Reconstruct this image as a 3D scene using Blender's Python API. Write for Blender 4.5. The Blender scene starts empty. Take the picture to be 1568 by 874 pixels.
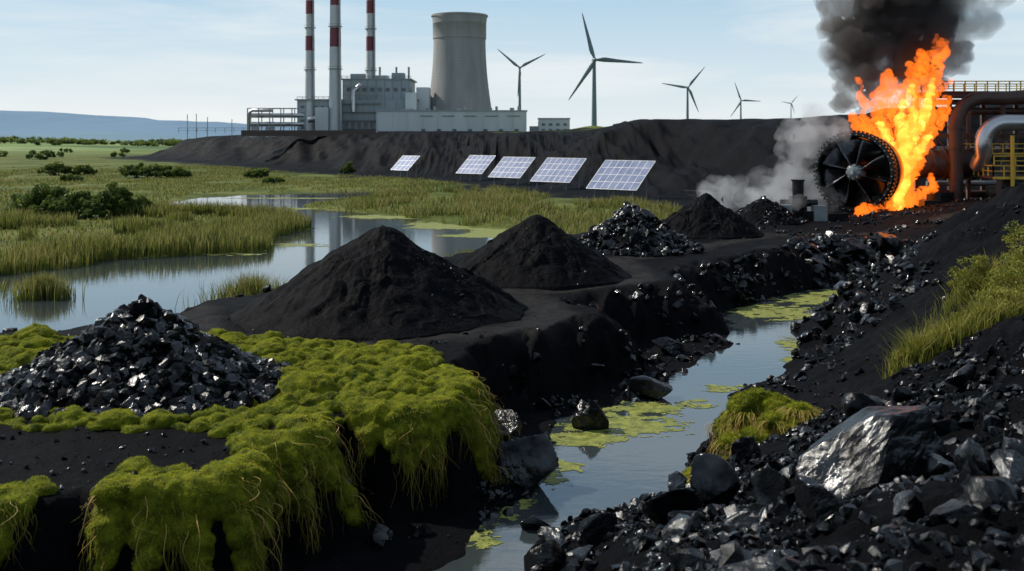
import bpy, bmesh, math, random
import numpy as np
from mathutils import Vector, Matrix
rng=np.random.default_rng(7); random.seed(7)
scene=bpy.context.scene
# ------------------------------------------------------------------ noise
def _h(ix,iy,iz,s):
    n=(ix*374761393+iy*668265263+iz*2147483647+s*974634777)&0xffffffff
    n=((n^(n>>13))*1274126177)&0xffffffff
    n=n^(n>>16)
    return n/4294967295.0*2-1
def vn2(x,y,s=0):
    xi=np.floor(x).astype(np.int64); yi=np.floor(y).astype(np.int64)
    u=x-xi; v=y-yi; u=u*u*u*(u*(u*6-15)+10); v=v*v*v*(v*(v*6-15)+10)
    a=_h(xi,yi,0,s); b=_h(xi+1,yi,0,s); c=_h(xi,yi+1,0,s); d=_h(xi+1,yi+1,0,s)
    return (a*(1-u)+b*u)*(1-v)+(c*(1-u)+d*u)*v
def vn3(p,s=0):
    q=np.floor(p).astype(np.int64); f=p-q; f=f*f*(3-2*f)
    r=0
    for i in (0,1):
        for j in (0,1):
            for k in (0,1):
                w=(f[:,0] if i else 1-f[:,0])*(f[:,1] if j else 1-f[:,1])*(f[:,2] if k else 1-f[:,2])
                r=r+w*_h(q[:,0]+i,q[:,1]+j,q[:,2]+k,s)
    return r
def fbm(x,y,o=4,s=0):
    r=0;a=1.0;t=0
    for i in range(o):
        r=r+a*vn2(x+17.3*i,y-9.1*i,s+i); t+=a; a*=.5; x=x*2.03; y=y*2.03
    return r/t*1.5
def ridge(x,y,o=3,s=0):
    r=0;a=1.0;t=0
    for i in range(o):
        r=r+a*(1-2*np.abs(vn2(x+7.3*i,y-3.1*i,s+i))); t+=a; a*=.5; x=x*2.1; y=y*2.1
    return r/t
def sst(e0,e1,x):
    t=np.clip((x-e0)/(e1-e0),0,1); return t*t*(3-2*t)
def sd(x,y,P,closed=True):
    """signed distance, positive inside"""
    P=np.array(P,float); n=len(P); d=np.full(x.shape,1e18); ins=np.zeros(x.shape,bool)
    for i in range(n if closed else n-1):
        a=P[i]; b=P[(i+1)%n]; ex,ey=b-a; wx=x-a[0]; wy=y-a[1]
        t=np.clip((wx*ex+wy*ey)/(ex*ex+ey*ey),0,1)
        dx=wx-ex*t; dy=wy-ey*t
        d=np.minimum(d,dx*dx+dy*dy)
        if closed and a[1]!=b[1]:
            c=((a[1]>y)!=(b[1]>y))&(x<(b[0]-a[0])*(y-a[1])/(b[1]-a[1])+a[0]); ins^=c
    d=np.sqrt(d)
    return np.where(ins,d,-d) if closed else d
# ------------------------------------------------------------------ plan of the site (metres)
TERR=[(-60,24),(-16,25),(-13,25.6),(-11.6,26.3),(-11.1,27.6),(-10.5,26.9),(-9.5,26.5),(-8,27.1),(-7.3,28.6),(-7.9,30.2),(-6.9,30.6),(-6.0,31.6),(-6.0,33.6),(-4.9,34.6),(-4.2,34.2),(-2.4,35.0),(-1.6,37.2),(-2.2,39.5),(-2.6,41.5),(-1.6,45),(.6,48.3),(3,51.5),(3.7,54.5),(2.6,57.5),(4,61),(7.5,63.5),(10.6,65),(10.6,71),(14,77),(20,83),(25.6,91),(31,89.5),(37,86),(60,84),(120,84),(120,175),(34,175),(30,150),(22,122),(13,108),(6,98),(2,87),(-4,80.5),(-7,74),(-9,67),(-14,62),(-16,57),(-17,52.5),(-21,49),(-27,46.5),(-40,44),(-60,42)]
VAL=[(-60,33),(-15,34),(-9,38),(-7,48),(-2,58),(2,70),(8,82),(18,100),(30,120),(120,120),(120,-60),(-60,-60)]
LAKE=[(-80,50),(-80,88),(-45,91),(-40.5,97),(-40,102),(-26,110),(-29,124),(-27,137),(-33,154),(-45,160),(-58,167),(-64.5,183),(-62,209),(-51,223),(-33,234),(-27,221),(-36,188),(-36,178),(-25,167),(-18,160),(-7.5,142),(.5,135),(6.7,124),(5,110),(2,100),(-2,90),(-8,75),(-12,68),(-18,60),(-22,52),(-40,48)]
STREAM=[(-3,20),(-3,28),(-1.6,30),(-.6,33),(1.0,35),(1.1,40),(1.8,44.6),(5.1,46.8),(7.6,50),(8.3,53),(10.5,57),(12.6,61),(12.6,67),(14,71),(19.4,78),(24.8,84),(28.5,83),(25,76),(17.6,66),(16.5,59),(13.9,53),(10.4,49),(9.8,44.6),(7.9,41.7),(6.5,39.2),(6.4,36.4),(4.7,34.4),(2.2,33.2),(.9,31),(.4,28.5),(-.4,20)]
EMB=[(-226,613),(-130,480),(-58,354),(-16,306),(16.7,230),(34,204),(43,170),(60,158),(90,150),(400,150),(2500,150),(2500,1400),(-330,1400)]
PATH1=[(-17,55),(-14.5,48.5),(-9,45.6),(-4,46),(0.5,49),(2.2,53),(1.2,57.5),(.5,60.5)]
PATH2=[(-.5,60.3),(4,62.5),(8,66),(8.5,71),(7.5,76),(11,79.5),(16,86),(23,96),(40,99),(70,100)]
RP=np.array([(26,74,.6),(36,80,4.2),(30.4,62,9.1),(30.4,68,6.9),(30.7,75,4.6),(36,62,10),(22,58,3.3),(17.7,55,1.35),(14,48,.6),(21.5,48,4.8),(24,50,6.2),(14.8,42,1.8),(15.8,38,4.2),(17,34,5.8),(12.3,32,3.8),(10.5,36,2.2),(7,32,1.7),(3.9,29,1.2),(7.7,24,3.7),(10.7,24,4.6),(4,20,3.9),(1.7,24,2.3),(4.8,15,5.5),(6.9,14,6.1),(.8,19,3.0),(0,8,6),(0,-20,7),(2,44,.3),(7,52,.3),(11,62,.3),(13,70,.4),(20,80,.3),(-3,31,.2),(0,36,.25),(-6,26,.1),(-14,22,.3),(-10,35,0),(0,55,0),(15,90,.5),(40,90,5),(45,60,11),(30,30,9),(18,10,8),(-4,16,1.2),(-8,8,3),(-30,15,.5),(60,40,13),(60,85,7),(29,85,.6),(33,84,1.6)])
_D=np.sqrt(((RP[:,None,:2]-RP[None,:,:2])**2).sum(-1))
_n=len(RP); _A=np.zeros((_n+1,_n+1)); _A[:_n,:_n]=_D-np.eye(_n)*.15; _A[:_n,_n]=1; _A[_n,:_n]=1
_w=np.linalg.solve(_A,np.append(RP[:,2],0))
def rbf(x,y):
    r=np.full(x.shape,_w[_n])
    for i in range(_n): r=r+_w[i]*np.sqrt((x-RP[i,0])**2+(y-RP[i,1])**2)
    return r
def field(x,y):
    x=np.asarray(x,float); y=np.asarray(y,float)
    shp=x.shape; x=x.ravel(); y=y.ravel()
    z=.38+.22*fbm(x/14,y/14,3,5)
    coal=np.zeros_like(z); path=np.zeros_like(z); far=np.zeros_like(z)
    near=(y<262)&(np.abs(x)<125)
    xn,yn=x[near],y[near]
    zz=z[near]
    wob=fbm(xn/3,yn/3,3,21)
    dl=sd(xn,yn,LAKE)+wob*np.clip(yn/100,.3,1.3)*1.2
    zz=np.where(dl>0,-np.minimum(dl*.15,1.3),np.minimum(zz,.02-dl*.12))
    inv=sd(xn,yn,VAL)>0
    hr=rbf(xn,yn)
    ds=-(sd(xn,yn,STREAM)+wob*.45)
    rough=.32*fbm(xn/4,yn/4,4,31)+.16*ridge(xn/1.3,yn/1.3,3,35)+.10*fbm(xn/.38,yn/.38,3,37)
    slope=sst(2.0,6,hr)
    gul=ridge((xn*.8+yn*.5)/4.5,(yn*.8-xn*.5)/16,3,41)*.7*slope*sst(24,40,yn)+ridge((xn*.8+yn*.5)/1.2,(yn*.8-xn*.5)/5,3,43)*.22*slope
    hv=np.maximum(hr,.12)+rough*(.6+.7*slope)+gul
    hv=np.where(ds<0,-np.minimum(-ds*.5,.8),.03+(hv-.03)*sst(-.2,3.2,ds)+.04*np.minimum(ds,1))
    low=np.where(inv,hv,zz)
    dt=sd(xn,yn,TERR)
    big=fbm(xn/6,yn/6,3,51)*1.0*sst(40,60,yn)+fbm(xn/1.8,yn/1.8,3,52)*.45
    gt=ridge((xn-yn*.35)/1.5,(yn+xn*.3)/3.5,3,54)*.6
    dt2=dt+big*.7+gt*sst(38,48,yn)
    wd=np.where(inv,1.15+1.8*sst(42,60,yn),3.5)
    top=3+.08*fbm(xn/1.2,yn/1.2,4,61)+.12*fbm(xn/7,yn/7,2,62)
    top=np.where(inv,np.maximum(top,np.where(xn>24,hv,-5)),top)
    s=np.clip((dt2+wd)/wd,0,1); s=s*(2-s)*.5+s*.5
    zn=low+(top-low)*s+np.where(inv,.34*fbm(xn/.8,yn/.8,4,63)*np.sin(np.pi*s),0)
    zn=np.where(inv&(low>top),low,zn)
    z[near]=zn
    c=np.maximum(sst(-3.8,-2.6,dt+wob*.8),np.where(inv,1,0)); coal[near]=c
    dp=np.minimum(sd(xn,yn,PATH1,False),sd(xn,yn,PATH2,False))+wob*.35
    path[near]=sst(1.7,.4,dp)*(dt>-.6)
    # embankment
    m=(y>120)
    xm,ym=x[m],y[m]
    de=sd(xm,ym,EMB)
    g=ridge(xm/13+ym/60,ym/80,3,71)*8*sst(0,20,de)*sst(80,25,de)+fbm(xm/30,ym/30,4,72)*6+ridge(xm/3.5,ym/25,3,74)*2.2
    toph=np.interp(xm,[-230,-195,-150,0,22,34,60,120,400],[3,11,13.6,13.4,14.4,16,16.6,17.5,18])+fbm(xm/25,ym/25,3,73)*.9
    t=np.clip((de+g)/40,0,1); t=t*t*(3-2*t)*.6+t*.4
    ze=z[m]; ze=ze+(np.maximum(toph,ze)-ze)*t
    # rolling farmland and hills
    roll=11*np.exp(-((xm+900)/500)**2-((ym-1500)/380)**2)+6*np.exp(-((xm+520)/300)**2-((ym-980)/160)**2)
    hill=sst(3000,4300,ym)*(95*np.exp(-((xm+2150)/620)**2)+80*np.exp(-((xm+3300)/800)**2)+42*np.exp(-((xm+1250)/420)**2)+16+9*fbm(xm/300,ym/300,3,75))*sst(7500,5500,ym)
    hill2=40*np.exp(-((xm+1500)/330)**2-((ym-2300)/200)**2)+24*np.exp(-((xm+1000)/300)**2-((ym-2600)/200)**2)
    ze=ze+(roll+hill+hill2)*(de<0)
    z[m]=ze
    cm=coal[m]; cm=np.maximum(cm,sst(-26,-16,de+fbm(xm/12,ym/12,3,76)*9)*sst(95,60,de+fbm(xm/8,ym/8,2,77)*22)*sst(-250,-215,xm+ym*0)); coal[m]=cm
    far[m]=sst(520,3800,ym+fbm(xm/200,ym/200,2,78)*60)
    return [a.reshape(shp) for a in (z,coal,path,far)]
def H(x,y): return field(x,y)[0]
# ------------------------------------------------------------------ mesh helpers
def mk(name,V,F,mats,smooth=False,attrs=None,midx=None):
    V=np.asarray(V,np.float32); F=np.asarray(F,np.int32); k=F.shape[1]
    me=bpy.data.meshes.new(name); me.vertices.add(len(V)); me.vertices.foreach_set('co',V.ravel())
    me.loops.add(F.size); me.loops.foreach_set('vertex_index',F.ravel())
    me.polygons.add(len(F)); me.polygons.foreach_set('loop_start',np.arange(len(F),dtype=np.int32)*k)
    me.polygons.foreach_set('use_smooth',np.full(len(F),smooth))
    if not isinstance(mats,(list,tuple)): mats=[mats]
    for m in mats: me.materials.append(m)
    if midx is not None: me.polygons.foreach_set('material_index',np.asarray(midx,np.int32))
    if attrs:
        for n,a in attrs.items():
            at=me.attributes.new(n,'FLOAT','POINT'); at.data.foreach_set('value',np.asarray(a,np.float32))
    me.update(calc_edges=True); 
    ob=bpy.data.objects.new(name,me); scene.collection.objects.link(ob); return ob
class MB:
    def __init__(s): s.v=[];s.f=[];s.m=[];s.sm=[]
    def add(s,V,F,m=0,sm=False):
        o=len(s.v); s.v+= [tuple(p) for p in V]; s.f+=[tuple(i+o for i in f) for f in F]; s.m+=[m]*len(F); s.sm+=[sm]*len(F)
    def box(s,x0,x1,y0,y1,z0,z1,m=0):
        V=[(x,y,z) for x in(x0,x1) for y in(y0,y1) for z in(z0,z1)]
        s.add(V,[(0,1,3,2),(4,6,7,5),(0,4,5,1),(2,3,7,6),(0,2,6,4),(1,5,7,3)],m)
    def obox(s,c,ax,ay,az,m=0):
        c=Vector(c);V=[c+Vector(ax)*i+Vector(ay)*j+Vector(az)*k for i in(-1,1) for j in(-1,1) for k in(-1,1)]
        s.add(V,[(0,1,3,2),(4,6,7,5),(0,4,5,1),(2,3,7,6),(0,2,6,4),(1,5,7,3)],m)
    def tube(s,P,R,m=0,n=10,cap=True,sm=True):
        P=[Vector(p) for p in P]; 
        if not hasattr(R,'__len__'): R=[R]*len(P)
        V=[];F=[];pu=None
        for i,p in enumerate(P):
            d=(P[min(i+1,len(P)-1)]-P[max(i-1,0)]).normalized()
            if pu is None: u=d.orthogonal().normalized()
            else: u=(pu-d*pu.dot(d)).normalized()
            pu=u; w=d.cross(u)
            for k in range(n):
                a=2*math.pi*k/n; V.append(p+(u*math.cos(a)+w*math.sin(a))*R[i])
        for i in range(len(P)-1):
            for k in range(n):
                F.append((i*n+k,i*n+(k+1)%n,(i+1)*n+(k+1)%n,(i+1)*n+k))
        s.add(V,F,m,sm)
        if cap:
            s.add(V[:n],[tuple(range(n-1,-1,-1))],m); s.add(V[-n:],[tuple(range(n))],m)
    def bar(s,a,b,r,m=0): s.tube([a,b],r,m,4,True,False)
    def rail(s,a,b,h=1.1,m=0,sp=1.5,r=.05):
        a=Vector(a);b=Vector(b);n=max(1,int((b-a).length/sp)); up=Vector((0,0,h))
        for i in range(n+1):
            p=a.lerp(b,i/n); s.bar(p,p+up,r,m)
        s.bar(a+up,b+up,r,m); s.bar(a+up*.5,b+up*.5,r*.8,m)
    def out(s,name,mats):
        me=bpy.data.meshes.new(name); me.from_pydata(s.v,[],s.f)
        for m in mats: me.materials.append(m)
        me.polygons.foreach_set('material_index',s.m); me.polygons.foreach_set('use_smooth',s.sm); me.update()
        ob=bpy.data.objects.new(name,me); scene.collection.objects.link(ob); return ob
# ------------------------------------------------------------------ materials
def newmat(name):
    m=bpy.data.materials.new(name); m.use_nodes=True; nt=m.node_tree; nt.nodes.clear()
    o=nt.nodes.new('ShaderNodeOutputMaterial'); return m,nt,o
def N(nt,t,**k):
    n=nt.nodes.new(t)
    for a,b in k.items(): setattr(n,a,b)
    return n
def noise(nt,scale,detail=6,rough=.6,stretch=None,src='Object'):
    tc=N(nt,'ShaderNodeTexCoord'); mp=N(nt,'ShaderNodeMapping'); nt.links.new(tc.outputs[src],mp.inputs[0])
    if stretch: mp.inputs['Scale'].default_value=stretch
    n=N(nt,'ShaderNodeTexNoise'); n.inputs['Scale'].default_value=scale; n.inputs['Detail'].default_value=detail; n.inputs['Roughness'].default_value=rough
    nt.links.new(mp.outputs[0],n.inputs['Vector']); return n
def ramp(nt,src,stops):
    r=N(nt,'ShaderNodeValToRGB'); e=r.color_ramp.elements
    while len(e)<len(stops): e.new(.5)
    for i,(p,c) in enumerate(stops):
        e[i].position=p; e[i].color=(c,c,c,1) if not hasattr(c,'__len__') else (*c,1)
    nt.links.new(src,r.inputs[0]); return r
def mixc(nt,f,a,b):
    m=N(nt,'ShaderNodeMix',data_type='RGBA')
    for v,i in ((f,0),(a,6),(b,7)):
        if hasattr(v,'is_output') : nt.links.new(v,m.inputs[i])
        elif i==0: m.inputs[0].default_value=v
        else: m.inputs[i].default_value=(*v,1)
    return m.outputs[2]
def pmat(name,c1,c2,scale=1,rough=(.6,.8),bump=0,bscale=5,metal=0,stretch=None,spec=.5,coat=0):
    m,nt,o=newmat(name); b=N(nt,'ShaderNodeBsdfPrincipled')
    n=noise(nt,scale,6,.6,stretch); r=ramp(nt,n.outputs[0],[(.3,c1),(.7,c2)])
    nt.links.new(r.outputs[0],b.inputs['Base Color'])
    rr=ramp(nt,n.outputs[0],[(.3,rough[0]),(.7,rough[1])]); nt.links.new(rr.outputs[0],b.inputs['Roughness'])
    b.inputs['Metallic'].default_value=metal; b.inputs['Specular IOR Level'].default_value=spec; b.inputs['Coat Weight'].default_value=coat
    if bump:
        n2=noise(nt,bscale,8,.65); bp=N(nt,'ShaderNodeBump'); bp.inputs['Distance'].default_value=bump; nt.links.new(n2.outputs[0],bp.inputs['Height']); nt.links.new(bp.outputs[0],b.inputs['Normal'])
    nt.links.new(b.outputs[0],o.inputs[0]); return m
def tintmat(name,stops,rough=.6,trans=.25,nscale=.15):
    m,nt,o=newmat(name); b=N(nt,'ShaderNodeBsdfPrincipled'); a=N(nt,'ShaderNodeAttribute',attribute_name='tint')
    n=noise(nt,nscale,4); ma=N(nt,'ShaderNodeMath',operation='MULTIPLY_ADD'); nt.links.new(n.outputs[0],ma.inputs[0]); ma.inputs[1].default_value=1.1; 
    ad=N(nt,'ShaderNodeMath',operation='ADD'); ad.inputs[1].default_value=-.55; nt.links.new(a.outputs['Fac'],ad.inputs[0]); nt.links.new(ad.outputs[0],ma.inputs[2])
    r=ramp(nt,ma.outputs[0],stops); nt.links.new(r.outputs[0],b.inputs['Base Color']); b.inputs['Roughness'].default_value=rough; b.inputs['Specular IOR Level'].default_value=.2
    t=N(nt,'ShaderNodeBsdfTranslucent'); nt.links.new(r.outputs[0],t.inputs[0]); mx=N(nt,'ShaderNodeMixShader'); mx.inputs[0].default_value=trans
    nt.links.new(b.outputs[0],mx.inputs[1]); nt.links.new(t.outputs[0],mx.inputs[2]); nt.links.new(mx.outputs[0],o.inputs[0]); return m
M_coal=pmat('coal_dust',(.0014,.0016,.0022),(.0060,.0060,.0074),1.2,(.5,.85),.12,3.5,spec=.03)
def coalrock(name,sp,ro,bmp=.035):
    m,nt,o=newmat(name); b=N(nt,'ShaderNodeBsdfPrincipled')
    n=noise(nt,1.7,6,.6); r=ramp(nt,n.outputs[0],[(.35,(.0012,.0015,.002)),(.75,(.006,.0065,.008))]); nt.links.new(r.outputs[0],b.inputs['Base Color'])
    n3=noise(nt,1.3,4,.6); rr=ramp(nt,n3.outputs[0],[(.38,ro[0]),(.55,ro[1]),(.68,ro[2])]); nt.links.new(rr.outputs[0],b.inputs['Roughness'])
    n4=noise(nt,.9,3,.5); sr=ramp(nt,n4.outputs[0],[(.40,sp[0]),(.62,sp[1])]); nt.links.new(sr.outputs[0],b.inputs['Specular IOR Level'])
    n2=noise(nt,6,8,.62); 
    bp=N(nt,'ShaderNodeBump'); bp.inputs['Distance'].default_value=bmp; nt.links.new(n2.outputs[0],bp.inputs['Height']); nt.links.new(bp.outputs[0],b.inputs['Normal'])
    nt.links.new(b.outputs[0],o.inputs[0]); return m
M_lump=coalrock('coal_lump',(.03,.7),(.08,.24,.55))
M_bould=coalrock('anthracite_boulder',(.08,.8),(.08,.2,.4),.03)
def groundmat():
    m,nt,o=newmat('ground_surface'); b=N(nt,'ShaderNodeBsdfPrincipled')
    ac=N(nt,'ShaderNodeAttribute',attribute_name='coal'); ap=N(nt,'ShaderNodeAttribute',attribute_name='path'); af=N(nt,'ShaderNodeAttribute',attribute_name='far')
    n1=noise(nt,.35,8,.68); coal=ramp(nt,n1.outputs[0],[(.3,(.0012,.0014,.002)),(.55,(.0042,.0044,.0057)),(.8,(.014,.0135,.015))])
    pn=noise(nt,1.4,6,.7); pth=ramp(nt,pn.outputs[0],[(.3,(.007,.007,.0075)),(.7,(.04,.037,.035))])
    c1=mixc(nt,ap.outputs['Fac'],coal.outputs[0],pth.outputs[0])
    g1=noise(nt,.03,7,.6,(1,2.6,1)); g=ramp(nt,g1.outputs[0],[(.3,(.05,.07,.016)),(.45,(.10,.125,.027)),(.58,(.16,.175,.045)),(.72,(.21,.19,.07))])
    g2=noise(nt,.9,6,.7); gr=ramp(nt,g2.outputs[0],[(.3,.5),(.7,1.15)]); mu=N(nt,'ShaderNodeMix',data_type='RGBA',blend_type='MULTIPLY'); mu.inputs[0].default_value=1
    nt.links.new(g.outputs[0],mu.inputs[6]); nt.links.new(gr.outputs[0],mu.inputs[7])
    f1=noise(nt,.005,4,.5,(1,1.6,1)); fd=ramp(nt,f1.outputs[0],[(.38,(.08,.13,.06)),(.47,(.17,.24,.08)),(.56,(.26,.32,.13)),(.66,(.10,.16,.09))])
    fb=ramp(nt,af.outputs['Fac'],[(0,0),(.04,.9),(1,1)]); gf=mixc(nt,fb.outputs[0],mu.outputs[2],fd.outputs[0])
    hz=ramp(nt,af.outputs['Fac'],[(.12,0),(.45,.8),(.9,1)]); gh=mixc(nt,hz.outputs[0],gf,(.16,.25,.34))  # distant ground shifts to blue: aerial haze painted into the base colour
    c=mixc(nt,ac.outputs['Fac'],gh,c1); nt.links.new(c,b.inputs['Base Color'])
    r1=ramp(nt,n1.outputs[0],[(.3,.45),(.7,.85)]); nt.links.new(r1.outputs[0],b.inputs['Roughness']); b.inputs['Specular IOR Level'].default_value=.035
    n2=noise(nt,2.2,12,.74); bp=N(nt,'ShaderNodeBump'); bp.inputs['Distance'].default_value=.26; bp.inputs['Strength'].default_value=1
    nt.links.new(n2.outputs[0],bp.inputs['Height']); nt.links.new(bp.outputs[0],b.inputs['Normal'])
    nt.links.new(b.outputs[0],o.inputs[0]); return m
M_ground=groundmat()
def watermat():
    m,nt,o=newmat('water_surface'); b=N(nt,'ShaderNodeBsdfPrincipled'); b.inputs['Base Color'].default_value=(.035,.045,.047,1); b.inputs['Roughness'].default_value=.035; b.inputs['IOR'].default_value=2.1
    n=noise(nt,.9,5,.55,(1,2.2,1)); bp=N(nt,'ShaderNodeBump'); bp.inputs['Distance'].default_value=.012; bp.inputs['Strength'].default_value=.5; nt.links.new(n.outputs[0],bp.inputs['Height']); nt.links.new(bp.outputs[0],b.inputs['Normal'])
    nt.links.new(b.outputs[0],o.inputs[0]); return m
M_water=watermat()
M_reed=tintmat('reed_leaves',[(0,(.035,.05,.012)),(.4,(.12,.145,.028)),(.7,(.23,.23,.05)),(1,(.34,.29,.11))],trans=.4)
M_meadow=tintmat('meadow_grass',[(0,(.06,.08,.02)),(.45,(.16,.175,.037)),(.75,(.26,.245,.07)),(1,(.34,.28,.12))],trans=.4)
M_leaf=tintmat('shrub_leaves',[(0,(.02,.042,.010)),(.5,(.08,.12,.024)),(1,(.2,.235,.045))],nscale=.6,trans=.4)
M_yleaf=tintmat('heath_leaves',[(0,(.07,.09,.014)),(.5,(.22,.225,.032)),(1,(.40,.34,.10))],nscale=.8,trans=.4)
M_root=tintmat('hanging_roots',[(0,(.13,.15,.013)),(.45,(.30,.27,.035)),(1,(.50,.33,.10))],nscale=.8,trans=.35)
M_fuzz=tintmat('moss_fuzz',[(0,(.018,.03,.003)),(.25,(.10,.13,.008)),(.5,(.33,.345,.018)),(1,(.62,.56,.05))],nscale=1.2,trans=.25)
M_moss=pmat('moss_cushion',(.02,.035,.003),(.20,.21,.012),2.5,(.8,.95),.06,14,spec=.1)
M_alg=pmat('pond_algae',(.09,.11,.016),(.27,.28,.06),2.4,(.4,.8),.02,6,spec=.3)
M_bark=pmat('shrub_bark',(.03,.02,.012),(.08,.06,.04),4)
M_clad=pmat('grey_cladding',(.22,.27,.29),(.32,.37,.39),.15,(.5,.7),stretch=(1,1,.3))  # station cladding colours lightened, with distance haze painted into them
M_clad2=pmat('pale_cladding',(.42,.46,.47),(.54,.58,.58),.12,(.5,.7),stretch=(1,1,.3))
M_conc=pmat('concrete',(.22,.215,.20),(.34,.33,.31),.06,(.8,.95),stretch=(1,1,.25))
M_dark=pmat('dark_openings',(.06,.075,.085),(.11,.13,.14),.4,(.2,.4))
M_white=pmat('stack_paint_white',(.42,.45,.46),(.56,.59,.59),.3,(.5,.7),stretch=(1,1,.2))
M_red=pmat('stack_paint_red',(.14,.028,.042),(.19,.042,.055),.3,(.5,.7))
M_steelg=pmat('galvanised_steel',(.16,.18,.19),(.28,.3,.3),.6,(.4,.6),metal=.3)
M_turb=pmat('turbine_paint',(.09,.15,.17),(.15,.21,.23),.1,(.4,.5))
M_black=pmat('blackened_steel',(.006,.006,.007),(.024,.022,.022),.8,(.2,.42),.01,6,metal=.6,spec=.6)
M_fanb=pmat('fan_blade_steel',(.02,.022,.025),(.12,.12,.125),.6,(.15,.38),.01,3,metal=.9)
M_rust=pmat('rusted_pipe',(.035,.022,.018),(.09,.05,.036),.7,(.35,.6),.01,6,metal=.3)
M_silver=pmat('silver_duct',(.4,.4,.4),(.6,.6,.6),.5,(.25,.4),metal=.85)
M_yel=pmat('yellow_paint',(.55,.33,.02),(.7,.46,.05),1,(.4,.6))
M_brown=pmat('brown_steel',(.05,.035,.03),(.10,.066,.052),.4,(.6,.8))
# ------------------------------------------------------------------ ground
xs=list(np.arange(0,16,.13)); d=.13
while xs[-1]<7000: d*=1.02; xs.append(xs[-1]+d)
xs=np.array([-a for a in xs[:0:-1]]+xs)
ys=[-400,-250,-150,-90,-50,-28,-15,-7,-2,2,4.5,6.2]
while ys[-1]<9000:
    y=ys[-1]; ys.append(y+max(.13,.006*y if y<700 else .02*y))
ys=np.array(ys); X,Y=np.meshgrid(xs,ys)
Z,C,Pm,Fa=field(X,Y)
nx,ny=len(xs),len(ys); idx=np.arange(nx*ny).reshape(ny,nx)
F=np.stack([idx[:-1,:-1],idx[:-1,1:],idx[1:,1:],idx[1:,:-1]],-1).reshape(-1,4)
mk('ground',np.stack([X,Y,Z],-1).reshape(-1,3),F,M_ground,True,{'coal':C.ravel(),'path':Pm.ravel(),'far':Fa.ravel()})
print('ground',nx,ny)
mk('water',[(-160,12,0),(40,12,0),(40,262,0),(-160,262,0)],[(0,1,2,3)],M_water)
# ------------------------------------------------------------------ rocks
def hull(n,seed):
    r=np.random.default_rng(seed); P=r.normal(size=(n,3)); P/=np.linalg.norm(P,axis=1)[:,None]; P*=r.uniform(.78,1.05,(n,1)); P*=np.array([1,r.uniform(.65,.95),r.uniform(.55,.85)])
    bm=bmesh.new()
    for p in P: bm.verts.new(p)
    bmesh.ops.convex_hull(bm,input=bm.verts[:]); 
    for v in [v for v in bm.verts if not v.link_faces]: bm.verts.remove(v)
    bmesh.ops.triangulate(bm,faces=bm.faces[:]); bm.verts.index_update()
    V=np.array([v.co[:] for v in bm.verts]); F=np.array([[v.index for v in f.verts] for f in bm.faces]); bm.free(); return V,F
_ico={}
def ico(s):
    if s not in _ico:
        bm=bmesh.new(); bmesh.ops.create_icosphere(bm,subdivisions=s,radius=1); bm.verts.index_update()
        _ico[s]=(np.array([v.co[:] for v in bm.verts]),np.array([[v.index for v in f.verts] for f in bm.faces])); bm.free()
    return _ico[s]
def facet(seed,sub=4,nz=.05,npl=16,lo=.42,hi=.85):
    r=np.random.default_rng(seed); V,F=ico(sub); n=r.normal(size=(npl,3)); n/=np.linalg.norm(n,axis=1)[:,None]; dd=r.uniform(lo,hi,npl)
    dot=V@n.T; t=np.where(dot>.05,dd/np.maximum(dot,.05),9).min(1); t=np.minimum(t,1.25)
    Q=V*t[:,None]; q=vn3(Q*3+seed,seed)*nz+vn3(Q*8+seed,seed+1)*nz*.5+vn3(Q*19,seed+2)*nz*.25
    Q=Q+V*q[:,None]; Q*=np.array([1,r.uniform(.7,.95),r.uniform(.6,.85)]); return Q,F
LIBS=[hull(18,i) for i in range(24)]
LIBB=[(lambda a:(a[0]/np.abs(a[0]).max(),a[1]))(facet(100+i,3,.035,14)) for i in range(12)]
def rmat(r,n):
    q=r.normal(size=(n,4)); q/=np.linalg.norm(q,axis=1)[:,None]; w,x,y,z=q.T
    return np.stack([np.stack([1-2*(y*y+z*z),2*(x*y-z*w),2*(x*z+y*w)],-1),np.stack([2*(x*y+z*w),1-2*(x*x+z*z),2*(y*z-x*w)],-1),np.stack([2*(x*z-y*w),2*(y*z+x*w),1-2*(x*x+y*y)],-1)],1)
def rocks(P,S,thr=.42):
    VV=[];FF=[];o=0; R=rmat(rng,len(P))
    for i in range(len(P)):
        L=LIBB if S[i]>thr else LIBS
        V,F=L[rng.integers(len(L))]; V=(V*S[i])@R[i].T+P[i]; VV.append(V); FF.append(F+o); o+=len(V)
    return np.concatenate(VV),np.concatenate(FF)
def sizes(n,a,b,p=2.5): return a+(b-a)*rng.random(n)**p
def scat(n,x0,x1,y0,y1,a,b,p=2.5,cond=None,sink=.25):
    x=rng.uniform(x0,x1,n); y=rng.uniform(y0,y1,n)
    if cond is not None:
        k=cond(x,y); x=x[k];y=y[k]
    s=sizes(len(x),a,b,p); z=H(x,y)
    return np.stack([x,y,z+s*sink],-1),s
sets=[]
streamd=lambda x,y: -sd(x,y,STREAM)
inval=lambda x,y:(sd(x,y,VAL)>0)&(sd(x,y,TERR)<-.3)
cl=lambda x,y,s,t: fbm(x/s,y/s,3,91)>t
sets.append(scat(13000,-1,16,12,36,.03,.22,3.5,lambda x,y:(streamd(x,y)>-.1)&cl(x,y,2,-.3)))
sets.append(scat(330,-1,15,13,34,.25,.7,2.8,lambda x,y:(streamd(x,y)>.2)&cl(x,y,3,-.1)))
sets.append(scat(3500,-3,20,32,62,.05,.42,4,lambda x,y:(streamd(x,y)>-.3)&(streamd(x,y)<2.6)&inval(x,y)&cl(x,y,2.5,-.05)))
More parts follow.
